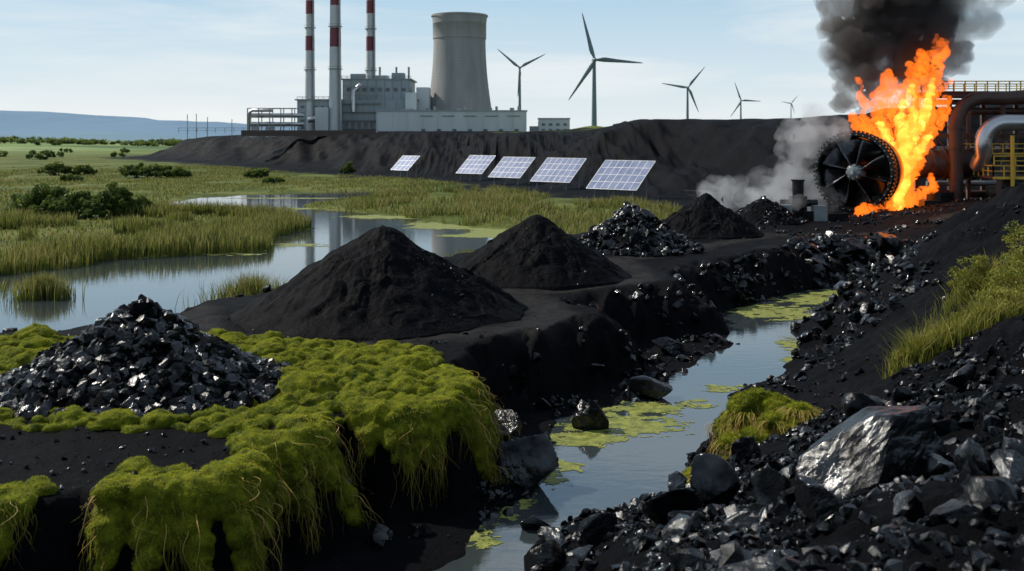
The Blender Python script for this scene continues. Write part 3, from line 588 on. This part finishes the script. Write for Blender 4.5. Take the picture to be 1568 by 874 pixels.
ribs(-81,-49,500,30.2,39.4,4); wins(-80,-50,499.9,31,38.6,8,1,.5,.22); ribs(-101.8,-45.2,496,12,29.3,5.2); wins(-101,-82,495.9,15,28,6,4,.55,.35); wins(-80,-62,495.9,15,20,6,1,.6,.6)
mb.box(-92,-86,488,496,12,26,1); mb.box(-50,-45,490,496,12,33,1); mb.box(-46,-40,502,514,12,36,1)
for z in (16,20,24,28,32,36):
    mb.box(-80,-62,494.2,496-.02,z-.12,z+.12,2); mb.rail((-80,494.2,z+.1),(-62,494.2,z+.1),1,2,3,.07)
for x in(-80,-74,-68,-62): mb.bar((x,494.2,12),(x,494.2,36.3),.2,2)
mb.tube([(-96,492,20),(-88,492,22),(-83,492,22)],1.3,4,14); mb.tube([(-75,494,24),(-75,494,34),(-72,496.5,37)],1.0,4,12)
mb.out('boiler_house',[M_clad,M_clad2,M_steelg,M_dark,M_silver])
mb=MB()
mb.box(-60.5,6.5,466,486,10,23.6,0); mb.box(-60.8,-44,465.6,486.4,23.6,24.6,1); mb.box(-44,6.9,465.6,486.4,23.6,24.1,1)
ribs(-60,6.4,466,12,23.5,6.7,0); wins(-43,5.5,465.9,13,16,7,1,.25,.8,3); wins(-43,5.5,465.9,20.9,22.0,5,1,.6,.3,3)
mb.box(12,26,470,482,10,20.2,0); mb.box(11.7,26.3,469.7,482.3,20.2,20.7,1); wins(12.5,25.5,469.9,14,19,4,2,.45,.4,3); mb.box(8,12,472,480,10,17,1)
for x in(-38,-24,-10,0): mb.box(x-1,x+1,472,475,24.1,25.3,2); mb.tube([(x+3,474,24),(x+3,474,26)],.6,2,10)
mb.out('turbine_hall',[M_clad2,M_clad,M_steelg,M_dark])
mb=MB()
for x in range(-119,-96,5):
    for y in(470,476):
        mb.bar((x,y,11),(x,y,25),.28,1)
for z in(17,21,25):
    for y in(470,476): mb.bar((-119,y,z),(-97,y,z),.25,1)
for z in (18,22): mb.tube([(-119,473,z),(-100,473,z),(-96,480,z)],.9,0,10)
mb.tube([(-119,472,12),(-119,472,22.5),(-117.5,472,24.2),(-108,472,24.2)],.8,0,10)
for x in(-117,-110): mb.tube([(x,475,12),(x,475,19)],[2.2,2.2],2,18)
for x in(-146,-142,-137,-126): mb.bar((x,470,11),(x,470,rng.uniform(18,24)),.18,1)
mb.rail((-150,470,14),(-96,470,14),2.2,1,4,.12)
mb.box(-118,-60,455,459,12.5,15.0,3); mb.box(-58,4,452,454,12.5,14.6,3)
mb.out('pipe_rack',[M_silver,M_steelg,M_clad2,M_brown])
def turbine(x,y,hz,L,angs,z0=10):
    e=bpy.data.objects.new('wind_turbine',None); scene.collection.objects.link(e)
    mb=MB(); mb.tube([(x,y,z0),(x,y,hz-L*.04)],[L*.062,L*.034],0,20)
    a=mb.out('tower',[M_turb]); a.parent=e
    mb=MB(); yh=y-L*.13; mb.tube([(x,y+L*.14,hz),(x,y+L*.1,hz),(x,y-L*.06,hz),(x,y-L*.08,hz)],[L*.03,L*.045,L*.05,L*.035],0,12)
    a=mb.out('nacelle',[M_turb]); a.parent=e
    mb=MB(); mb.tube([(x,yh+L*.06,hz),(x,yh,hz),(x,yh-L*.04,hz),(x,yh-L*.07,hz)],[L*.045,L*.045,L*.03,L*.006],0,12); a=mb.out('hub',[M_turb]); a.parent=e
    for k,an in enumerate(angs):
        an=math.radians(an); d=Vector((math.cos(an),0,math.sin(an))); s=Vector((-math.sin(an),0,math.cos(an))); f=Vector((0,-1,0)); V=[];Fq=[]
        st=[(0.0,.026,.026,.022,0),(.06,.026,.026,.022,0),(.16,.06,.035,.016,.35),(.22,.065,.035,.013,.3),(.45,.045,.027,.009,.18),(.75,.027,.018,.006,.08),(.95,.014,.010,.003,.02),(1,.002,.002,.001,0)]
        for (t,b1,b2,th,tw) in st:
            c=Vector((x,yh,hz))+d*(L*t); w=(s*math.cos(tw)+f*math.sin(tw)); q=(f*math.cos(tw)-s*math.sin(tw))
            for (u,v) in [(-b2,0),(-b2*.4,th),(b1*.5,th*.7),(b1,0),(b1*.5,-th*.7),(-b2*.4,-th)]: V.append(c+w*(u*L)+q*(v*L))
        for i in range(len(st)-1):
            for j in range(6): Fq.append((i*6+j,i*6+(j+1)%6,(i+1)*6+(j+1)%6,(i+1)*6+j))
        mb=MB(); mb.add(V,Fq,0,True); a=mb.out('blade_%d'%(k+1),[M_turb]); a.parent=e
turbine(35.4,450,45.2,20.8,(105,-4,237))
turbine(5.2,700,58.4,19.6,(140,28,266))
turbine(126,750,47.6,19.4,(51,171,293))
turbine(219,1000,47,19,(110,-2,236))
turbine(454,1700,67,17,(51,170,288))
# ------------------------------------------------------------------ solar panels
def solarmat():
    m,nt,o=newmat('photovoltaic_cells'); b=N(nt,'ShaderNodeBsdfPrincipled'); n=noise(nt,.5,4); r=ramp(nt,n.outputs[0],[(.3,(.12,.15,.25)),(.7,(.24,.27,.38))]); nt.links.new(r.outputs[0],b.inputs['Base Color']); b.inputs['Roughness'].default_value=.3; b.inputs['Coat Weight'].default_value=1; b.inputs['Coat Roughness'].default_value=.12; b.inputs['Metallic'].default_value=.3; nt.links.new(b.outputs[0],o.inputs[0]); return m
M_pv=solarmat(); M_alu=pmat('aluminium_frame',(.55,.55,.56),(.7,.7,.7),1,(.4,.5),metal=.4)
def solar(x,y,z,W,L,nu,nv,tilt=math.radians(40)):
    mb=MB(); u=Vector((.75,-.661,0)); v=Vector((.661,.75,0))*math.cos(tilt)+Vector((0,0,math.sin(tilt))); n=u.cross(v).normalized(); o=Vector((x,y,z))
    c=o+u*W/2+v*L/2; mb.obox(c-n*.06,u*W/2,v*L/2,n*.04,1)
    for i in range(nu):
        for j in range(nv):
            du=W/nu;dv=L/nv; cc=o+u*du*(i+.5)+v*dv*(j+.5); mb.obox(cc+n*.02,u*(du/2-.07),v*(dv/2-.07),n*.02,0)
    for i in range(nu+1): mb.obox(o+u*(W*i/nu)+v*L/2+n*.035,u*.05,v*L/2,n*.03,1)
    for j in range(nv+1): mb.obox(o+v*(L*j/nv)+u*W/2+n*.03,u*W/2,v*.045,n*.03,1)
    for a in(.12,.5,.88):
        for b in(.12,.85):
            p=o+u*W*a+v*L*b; g=float(H(np.array([p.x]),np.array([p.y]))[0]); mb.bar((p.x,p.y,min(g,p.z-.3)-.2),p-n*.1,.12,2)
        p=o+u*W*a; mb.bar(p+v*L*.12-n*.15,p+v*L*.85-n*.15,.09,2); g=float(H(np.array([p.x]),np.array([p.y]))[0]); q=p+v*L*.85; mb.bar((p.x,p.y,g),q-n*.2,.07,2)
    mb.out('solar_panel',[M_pv,M_alu,M_steelg])
solar(14.2,200,2.2,11.6,8.2,7,4); solar(4.1,235,2.1,11.2,8,7,4); solar(-5.9,260,2.1,10.4,7.6,6,4); solar(-15.3,285,2.2,9.6,7.4,6,4); solar(-36,310,2.3,7.4,6.4,4,3)
mb=MB(); mb.rail((28,198,float(H(np.array([28.]),np.array([198.]))[0])),(36,190,float(H(np.array([36.]),np.array([190.]))[0])),1.6,0,1.6,.06); mb.out('yard_fence',[M_brown])
# ------------------------------------------------------------------ burning fan machine
C0=Vector((39.6,121,7.95)); nf=Vector((-.60,-.80,0)).normalized(); up=Vector((0,0,1))
rt=nf.cross(up)*-1
e=bpy.data.objects.new('industrial_fan',None); scene.collection.objects.link(e)
def FP(r,a,dz): return C0+rt*(r*math.cos(a))+up*(r*math.sin(a))+nf*dz
mb=MB(); n=72
prof=[(4.05,-.9),(4.1,0),(4.25,.22),(4.5,.22),(4.62,.05),(4.62,-.55),(4.4,-.6),(4.4,-2.2),(4.58,-2.25),(4.58,-2.6),(4.38,-2.65),(4.3,-4.6),(3.2,-5.2),(0.1,-5.3)]
V=[];Fq=[]
for (r,dz) in prof: V+=[FP(r,2*math.pi*k/n,dz) for k in range(n)]
for i in range(len(prof)-1):
    for k in range(n): Fq.append((i*n+k,i*n+(k+1)%n,(i+1)*n+(k+1)%n,(i+1)*n+k))
mb.add(V,Fq,0,False)
prof=[(4.06,-.9),(4.0,-2.9),(0.1,-3.0)];V=[];Fq=[]
for (r,dz) in prof: V+=[FP(r,2*math.pi*k/n,dz) for k in range(n)]
for i in range(2):
    for k in range(n): Fq.append((i*n+k,(i*n+(k+1)%n),(i+1)*n+(k+1)%n,(i+1)*n+k))
mb.add(V,Fq,0,False)
for k in range(60):
    a=2*math.pi*k/60; c=FP(4.72,a,-.28); ra=(rt*math.cos(a)+up*math.sin(a)); ta=(-rt*math.sin(a)+up*math.cos(a)); mb.obox(c,ra*.13,ta*.12,nf*.24,0)
for k in range(36):
    a=2*math.pi*(k+.5)/36; c=FP(4.38,a,.26); mb.tube([c-nf*.03,c+nf*.06],.07,1,6)
ob=mb.out('housing',[M_black,M_silver]); ob.parent=e
mb=MB(); nb=8
for b in range(nb):
    a0=2*math.pi*b/nb+.2; V=[];Fq=[]
    for i in range(11):
        t=i/10; r=.7+3.3*t; wd_=.19+.17*math.sin(min(1,t*1.2)*math.pi*.6)
        for j in range(9):
            u=j/8-.5; aa=a0+u*2*wd_; pitch=u*(2.0-.9*t)+.35*u*u; V.append(FP(r,aa,-.7+pitch))
    for i in range(10):
        for j in range(8): Fq.append((i*9+j,i*9+j+1,(i+1)*9+j+1,(i+1)*9+j))
    mb.add(V,Fq,0,True)
ob=mb.out('blades',[M_fanb]); ob.parent=e; so=ob.modifiers.new('thick','SOLIDIFY'); so.thickness=.06
mb=MB(); mb.tube([C0-nf*1.6,C0+nf*.0,C0+nf*.25,C0+nf*.45,C0+nf*.5],[.95,.95,.85,.6,.3],0,28); mb.tube([C0+nf*.5,C0+nf*.8],[.28,.22],1,16)
for k in range(8): a=k*math.pi/4; c=FP(.7,a,.3); mb.tube([c,c+nf*.14],.08,1,6)
ob=mb.out('hub',[M_steelg,M_silver]); ob.parent=e
mb=MB()
for s in(-1,1):
    for dz in(-.9,-3.8): p=C0+rt*2.6*s+nf*dz; mb.obox((p.x,p.y,4.0),rt*.7,nf*.45,up*1.2,0)
p=C0-nf*2.3; mb.obox((p.x,p.y,3.1),rt*4.6,nf*2.8,up*.25,0); mb.obox((p.x,p.y,3.5),rt*3.6,nf*2.2,up*.3,0)
ob=mb.out('pedestal',[M_black]); ob.parent=e
mb=MB(); B=C0-nf*5.2
mb.tube([B,B+Vector((1.5,1.0,.3)),Vector((46.5,126,8.6)),Vector((48,126.1,8.75)),Vector((56.5,126.2,8.9))],[1.3,1.5,1.6,1.7,1.7],0,28)
for x in(48.5,50.2,51.8,53.6,55.2): mb.tube([(x,126.1,8.8),(x+.35,126.1,8.8)],1.95,0,28)
ob=mb.out('drive_shaft_casing',[M_rust]); ob.parent=e
mb=MB(); x,y=31,114
mb.box(x-2.2,x+2.6,y-1,y+1.4,2.9,4.0,0); mb.box(x-.6,x+1.0,y-.7,y+.9,4.0,5.6,1); mb.tube([(x+.2,y,5.6),(x+.2,y,7.2)],[.62,.62],1,14); mb.tube([(x+.2,y,7.2),(x+.2,y,7.4)],[.75,.75],1,14)
mb.box(x-2.3,x-.9,y-1.6,y-.3,2.9,4.7,2); mb.box(x+1.6,x+3,y-1.4,y,2.9,4.6,2); mb.tube([(x-1.6,y+.4,4.8),(x+2.4,y+.4,4.8)],.4,0,12); mb.box(x+3.4,x+5.6,y-.6,y+1,2.9,3.7,1)
mb.out('pump_station',[M_black,M_black,M_steelg])
mb=MB()
def arc(c,r,a0,a1,n=8):
    return [(c[0]+r*math.cos(a0+(a1-a0)*i/n),c[1],c[2]+r*math.sin(a0+(a1-a0)*i/n)) for i in range(n+1)]
P=[(80,124,16.9),(62,124,16.9),(58,124,16.6)]+arc((56.0,124,13.4),3.3,1.45,math.pi,7)+[(52.7,124,11),(52.7,124,3)]
mb.tube(P,.82,0,20)
P=[(80,121.5,13.7),(60,121.5,13.7)]+arc((57.2,121.5,11.3),2.4,math.pi/2,math.pi,7)+[(54.8,121.5,10),(54.8,123,8.6)]
mb.tube(P,.95,1,22)
for z in(13.0,10.6,): mb.tube([(52.7,124,z),(52.7,124,z+.3)],1.0,0,20)
for x in(60,64,70): mb.tube([(x,121.5,13.7),(x+.3,121.5,13.7)],1.15,1,22)
for x in(61,66,72): mb.tube([(x,124,16.9),(x+.3,124,16.9)],1.0,0,20)
for x in np.arange(51.5,82,4.2):
    for y in(127.5,133): mb.box(x-.22,x+.22,y-.22,y+.22,3,17.2,2)
for x in np.arange(55.7,82,4.2): mb.box(x-.2,x+.2,119.3,119.7,3,7.2,2)
for z in(7.2,12.2,17.2):
    for y in(127.5,133): mb.box(51,82,y-.18,y+.18,z-.25,z+.25,2)
for x in np.arange(51.5,80,4.2):
    mb.bar((x,127.4,7.2),(x+4.2,127.4,12.2),.1,2); mb.bar((x+4.2,127.4,7.2),(x,127.4,12.2),.1,2); mb.box(x-.15,x+.15,127,133,12,12.3,2); mb.box(x-.15,x+.15,127,133,17,17.3,2)
mb.box(51,82,126.8,133.6,17.46,17.6,2); mb.rail((51,126.9,17.6),(82,126.9,17.6),1.2,3,1.3,.085); mb.rail((51,133.5,17.6),(82,133.5,17.6),1.2,3,1.3,.085)
mb.box(55,82,119.3,127,7.25,7.5,2); mb.box(54.9,82,119.15,119.29,7.2,7.5,3); mb.rail((55,119.4,7.5),(82,119.4,7.5),1.25,3,1.2,.09); mb.rail((55,119.4,7.5),(55,127,7.5),1.25,3,1.2,.09)
mb.rail((55,119.2,8.75),(82,119.2,8.75),1.1,3,2.4,.08); 
mb.box(52.5,82,126.9,127.3,9.9,10.1,3); mb.rail((53,126.8,10.1),(82,126.8,10.1),1.1,3,1.3,.08)
mb.rail((52,118.5,3.0),(82,118.5,3.0),1.3,3,2.0,.09)
for x in(58,63,68): mb.box(x-1.3,x+1.3,122,125,3,6.2,4); mb.tube([(x,123,6.2),(x,123,7.1)],.8,0,14)
mb.tube([(50,122,3.2),(50,122,5.6)],[1.5,1.5],4,20); mb.tube([(49.9,122,5.6),(49.9,122,6.1)],[1.5,.5],4,20); mb.box(47,49,119,121,3,4.8,4)
for z in(5.0,9.3,15.2): mb.tube([(52,129,z),(82,129,z)],.45,0,12); mb.tube([(52,131,z+1.2),(82,131,z+1.2)],.35,1,12)
mb.tube([(57,119.0,12.2),(57,119.0,3.2)],.22,3,8); mb.box(62,76,128,132.5,7.5,11.9,4)
mb.out('pipework_gantry',[M_rust,M_silver,M_brown,M_yel,M_black])
# ------------------------------------------------------------------ fire and smoke (real volumes)
def volmesh(name,P,R,mat,vox,amp,fs,seed,billow=False):
    Vi,Fi=ico(3); P=np.array(P,float);R=np.array(R,float); R=R if R.ndim==2 else np.stack([R]*3,-1)
    V=(Vi[None]*R[:,None,:]+P[:,None,:]).reshape(-1,3);F=(Fi[None]+np.arange(len(P))[:,None,None]*len(Vi)).reshape(-1,3)
    ob=mk(name,V,F,mat,True); md=ob.modifiers.new('r','REMESH');md.mode='VOXEL';md.voxel_size=vox
    dg=bpy.context.evaluated_depsgraph_get(); me=bpy.data.meshes.new_from_object(ob.evaluated_get(dg)); ob.modifiers.clear(); old=ob.data; ob.data=me; bpy.data.meshes.remove(old)
    n=len(me.vertices); co=np.empty(n*3,np.float32); me.vertices.foreach_get('co',co); co=co.reshape(-1,3).astype(float); nv=np.array([v.normal[:] for v in me.vertices])
    f=abs(fs); dd=0;a=amp
    for i in range(3):
        r_=np.abs(vn3(co*f+seed,seed+i)); dd=dd+a*((2*r_-.6) if billow else (1-2*r_)); a*=.5; f*=2.1
    co+=nv*dd[:,None]; me.vertices.foreach_set('co',co.astype(np.float32).ravel()); me.update()
    if not me.materials: me.materials.append(mat)
    return ob
def volmat(name,scat,dens,em=None,ems=0,noise_s=None,lo=.35,hi=.65,step=1.0,aniso=0.):
    m,nt,o=newmat(name); v=N(nt,'ShaderNodeVolumePrincipled'); v.inputs['Color'].default_value=(*scat,1); v.inputs['Density'].default_value=dens; v.inputs['Anisotropy'].default_value=aniso
    if em: v.inputs['Emission Color'].default_value=(*em,1); v.inputs['Emission Strength'].default_value=ems
    if noise_s:
        n=noise(nt,noise_s,3,.6); r=ramp(nt,n.outputs[0],[(lo,0),(hi,1)]); mu=N(nt,'ShaderNodeMath',operation='MULTIPLY'); mu.inputs[1].default_value=dens; nt.links.new(r.outputs[0],mu.inputs[0]); nt.links.new(mu.outputs[0],v.inputs['Density'])
        m.cycles.volume_step_rate=step
    nt.links.new(v.outputs[0],o.inputs['Volume']); return m
def tongue(P0,pts,r,n=16,wob=.5,seed=0,r0=.10):
    r_=np.random.default_rng(seed); pts=[np.array(P0)]+[np.array(p) for p in pts]; out=[];R=[]
    m=len(pts)-1
    for i in range(n):
        t=i/(n-1); k=min(int(t*m),m-1); f=t*m-k; p=pts[k]*(1-f)+pts[k+1]*f
        rr=r*(1-t)**.8+r0; p=p+r_.normal(0,.22,3)*wob*rr; out.append(p); R.append((rr,rr,rr*1.5))
    return out,R
FLT=[((44.6,123,4.2),[(45.6,123,7.5),(46.6,123.5,11),(46.0,124,14.5),(47.5,124,18),(47.2,124,20.6)],1.7),
     ((46,124,8),[(47.5,124,12),(49.2,124,15.5),(50.0,124,18.8),(51.0,124,21.6)],1.3),
     ((46,124,9),[(47.5,124,13),(47.8,124,17),(48.3,124,20.5)],1.1),
     ((45.5,124,8),[(44.8,124,11.5),(43.5,124,14.0),(42.8,124,17)],1.0),
     ((44.5,124,9),[(42.5,123.5,12),(40.8,123,13.4),(40.0,123,14.5)],.7),
     ((45,123,7),[(47.5,123,9.6),(49.3,123,12.5),(50.2,123,14.6)],.85),
     ((45,122,3.6),[(45.2,122,5.5),(46.4,122,7.5),(47,122,9.5)],.9),
     ((44,121,3.5),[(44.8,121,4.3),(46.5,121,4.6),(48.6,121,6.0),(48.7,121,7.1)],.45),
     ((40,119.6,3.3),[(41.5,119.6,3.4),(43.5,120,3.6),(45,121,4.4)],.35),
     ((47,124,12),[(48.5,124,14.5),(49.0,124,16.3),(52,124,18.5)],.75),
     ((45.2,124,15),[(44.8,124,16.5),(45.4,124,18.2),(44.7,124,19.6)],.45),
     ((49.3,123,5.3),[(49.6,123,6.3),(49.3,123,7.4)],.35)]
FP_=[];FR=[];CP=[];CR=[]
for i,(a,b,r) in enumerate(FLT):
    o_,r_=tongue(a,b,r,26,.9,i); FP_+=o_;FR+=r_
    if r>.8:
        o_,r_=tongue(a,b[:max(2,len(b)-1)],r*.5,22,.8,i); CP+=o_;CR+=r_
r9=np.random.default_rng(99)
for k in range(60):
    a,b,r=FLT[r9.integers(0,6)]; j=r9.integers(0,len(b)); p=np.array(b[j])*.7+np.array(a if j==0 else b[j-1])*.3+r9.normal(0,.55,3)*r
    s=r9.choice([-1,1]); l=r9.uniform(1.2,3.4); c1=p+np.array([s*.5*l*r9.random(),0,.4*l]); c2=c1+np.array([-s*.25*l*r9.random(),0,.35*l]); c3=c2+np.array([s*.3*l*r9.random(),0,.35*l])
    o_,r_=tongue(p,[c1,c2,c3],r9.uniform(.15,.34),16,.4,200+k,.03); FP_+=o_;FR+=r_
e=bpy.data.objects.new('fire',None); scene.collection.objects.link(e)
M_f=volmat('flame_outer',(.0,.0,.0),.9,(1,.17,.012),2.0); M_fc=volmat('flame_core',(0,0,0),.3,(1,.45,.06),3.2)
a=volmesh('flames',FP_,FR,M_f,.085,.36,-1.1,11); a.parent=e
a=volmesh('flame_core',CP,CR,M_fc,.12,.3,-1.2,21); a.parent=e
SP=[];SR=[]
U=lambda:rng.uniform(-1,1)
pth=[(42.5,126,14.5,1.4),(42.2,127,17.5,2.6),(42.8,127,20,3.6),(44.5,127,22.5,4.4),(46.5,127,25,5.0),(47.5,128,28,5.6),(48.5,128,31,6),(50,128,34,6.5)]
for (x,y,z,r) in pth:
    for k in range(16): SP.append((x+U()*r*.85,y+U()*r*.6,z+U()*r*.55)); SR.append(r*rng.uniform(.22,.5))
for k in range(26): SP.append((46+U()*5,127+U()*1.6,21.0+U()*2.6)); SR.append(rng.uniform(.8,1.9))
e=bpy.data.objects.new('smoke_plume',None); scene.collection.objects.link(e)
a=volmesh('dense_smoke',SP,SR,volmat('black_smoke',(.17,.155,.15),.5),.22,.75,.5,31,True); a.parent=e
SP=[];SR=[]
for k in range(150):
    t=rng.random(); z=20.5+t*18; SP.append((47.5+3*t+U()*(5+8*t),130+U()*5,z)); SR.append(rng.uniform(1.4,3.2)*(.8+.5*t))
a=volmesh('thin_smoke',SP,SR,volmat('grey_smoke',(.32,.29,.27),.5,noise_s=.16,lo=.34,hi=.62,step=2.5),.4,1.0,.35,41,True); a.parent=e
SP=[];SR=[]
for k in range(46):
    t=rng.random(); SP.append((32.5+t*4.5+rng.normal()*1.9,126+rng.normal()*2.5,4+t*10)); SR.append(rng.uniform(1.0,2.4))
for k in range(16): SP.append((25+rng.uniform(-2,6),120+rng.normal()*3,4+rng.random()*2)); SR.append(rng.uniform(1.2,2.2))
volmesh('white_steam',SP,SR,volmat('steam',(.93,.94,.96),.30,noise_s=.22,lo=.42,hi=.75,step=2.5,aniso=.3),.4,.9,.4,51,True)
P=np.stack([rng.normal(43,2.2,130),rng.normal(117.5,.9,130),np.full(130,3.12)],-1); V,F=rocks(P,rng.uniform(.04,.13,130))
m,nt,o=newmat('ember_glow'); em=N(nt,'ShaderNodeEmission'); em.inputs[0].default_value=(1,.2,.02,1); em.inputs[1].default_value=3; nt.links.new(em.outputs[0],o.inputs[0]); mk('embers',V,F,m)
# ------------------------------------------------------------------ sky, sun, camera
EL=math.radians(40); AZ=math.radians(-62)
S=Vector((math.sin(AZ)*math.cos(EL),math.cos(AZ)*math.cos(EL),math.sin(EL)))
w=bpy.data.worlds.new('World'); scene.world=w; w.use_nodes=True; nt=w.node_tree; nt.nodes.clear()
sk=N(nt,'ShaderNodeTexSky',sky_type='NISHITA'); sk.sun_disc=False; sk.sun_elevation=EL; sk.sun_rotation=AZ; sk.dust_density=.3; sk.air_density=1.0; sk.ozone_density=2.5
tc=N(nt,'ShaderNodeTexCoord'); mp_=N(nt,'ShaderNodeMapping'); mp_.inputs['Scale'].default_value=(1.3,1.3,11); mp_.inputs['Rotation'].default_value=(0,.05,0); nt.links.new(tc.outputs['Generated'],mp_.inputs[0])
n=N(nt,'ShaderNodeTexNoise'); n.inputs['Scale'].default_value=2.2; n.inputs['Detail'].default_value=7; n.inputs['Roughness'].default_value=.55; n.inputs['Distortion'].default_value=.4; nt.links.new(mp_.outputs[0],n.inputs['Vector'])
cr=ramp(nt,n.outputs[0],[(.44,0),(.72,.85)])
sx=N(nt,'ShaderNodeSeparateXYZ'); nt.links.new(tc.outputs['Generated'],sx.inputs[0])
hz=ramp(nt,sx.outputs[2],[(0,.95),(.14,.85),(.5,.25)]); hc=ramp(nt,sx.outputs[2],[(0,(.82,.88,.90)),(.06,(.68,.80,.88)),(.15,(.43,.65,.82)),(.5,(.26,.45,.66))])
sc=N(nt,'ShaderNodeVectorMath',operation='SCALE'); sc.inputs['Scale'].default_value=10; nt.links.new(hc.outputs[0],sc.inputs[0])
c0=mixc(nt,hz.outputs[0],sk.outputs[0],sc.outputs[0])
c=mixc(nt,cr.outputs[0],c0,(8.8,9.1,9.1))
bg=N(nt,'ShaderNodeBackground'); bg.inputs[1].default_value=.1; nt.links.new(c,bg.inputs[0]); wo=N(nt,'ShaderNodeOutputWorld'); nt.links.new(bg.outputs[0],wo.inputs[0])
L=bpy.data.lights.new('sun','SUN'); L.energy=5.0; L.angle=math.radians(.5); L.color=(1,.94,.84); lo=bpy.data.objects.new('sun',L); scene.collection.objects.link(lo); lo.rotation_euler=S.to_track_quat('Z','Y').to_euler()
cd=bpy.data.cameras.new('camera'); cam=bpy.data.objects.new('camera',cd); scene.collection.objects.link(cam); cam.location=(0,0,12); cam.rotation_euler=(math.radians(90),0,0)
cd.sensor_width=36; cd.lens=36.73; cd.shift_y=-.1448; cd.clip_start=.5; cd.clip_end=20000; cd.dof.use_dof=True; cd.dof.focus_distance=55; cd.dof.aperture_fstop=.9
scene.camera=cam
scene.view_settings.view_transform='Standard'; scene.view_settings.look='None'; scene.view_settings.exposure=0
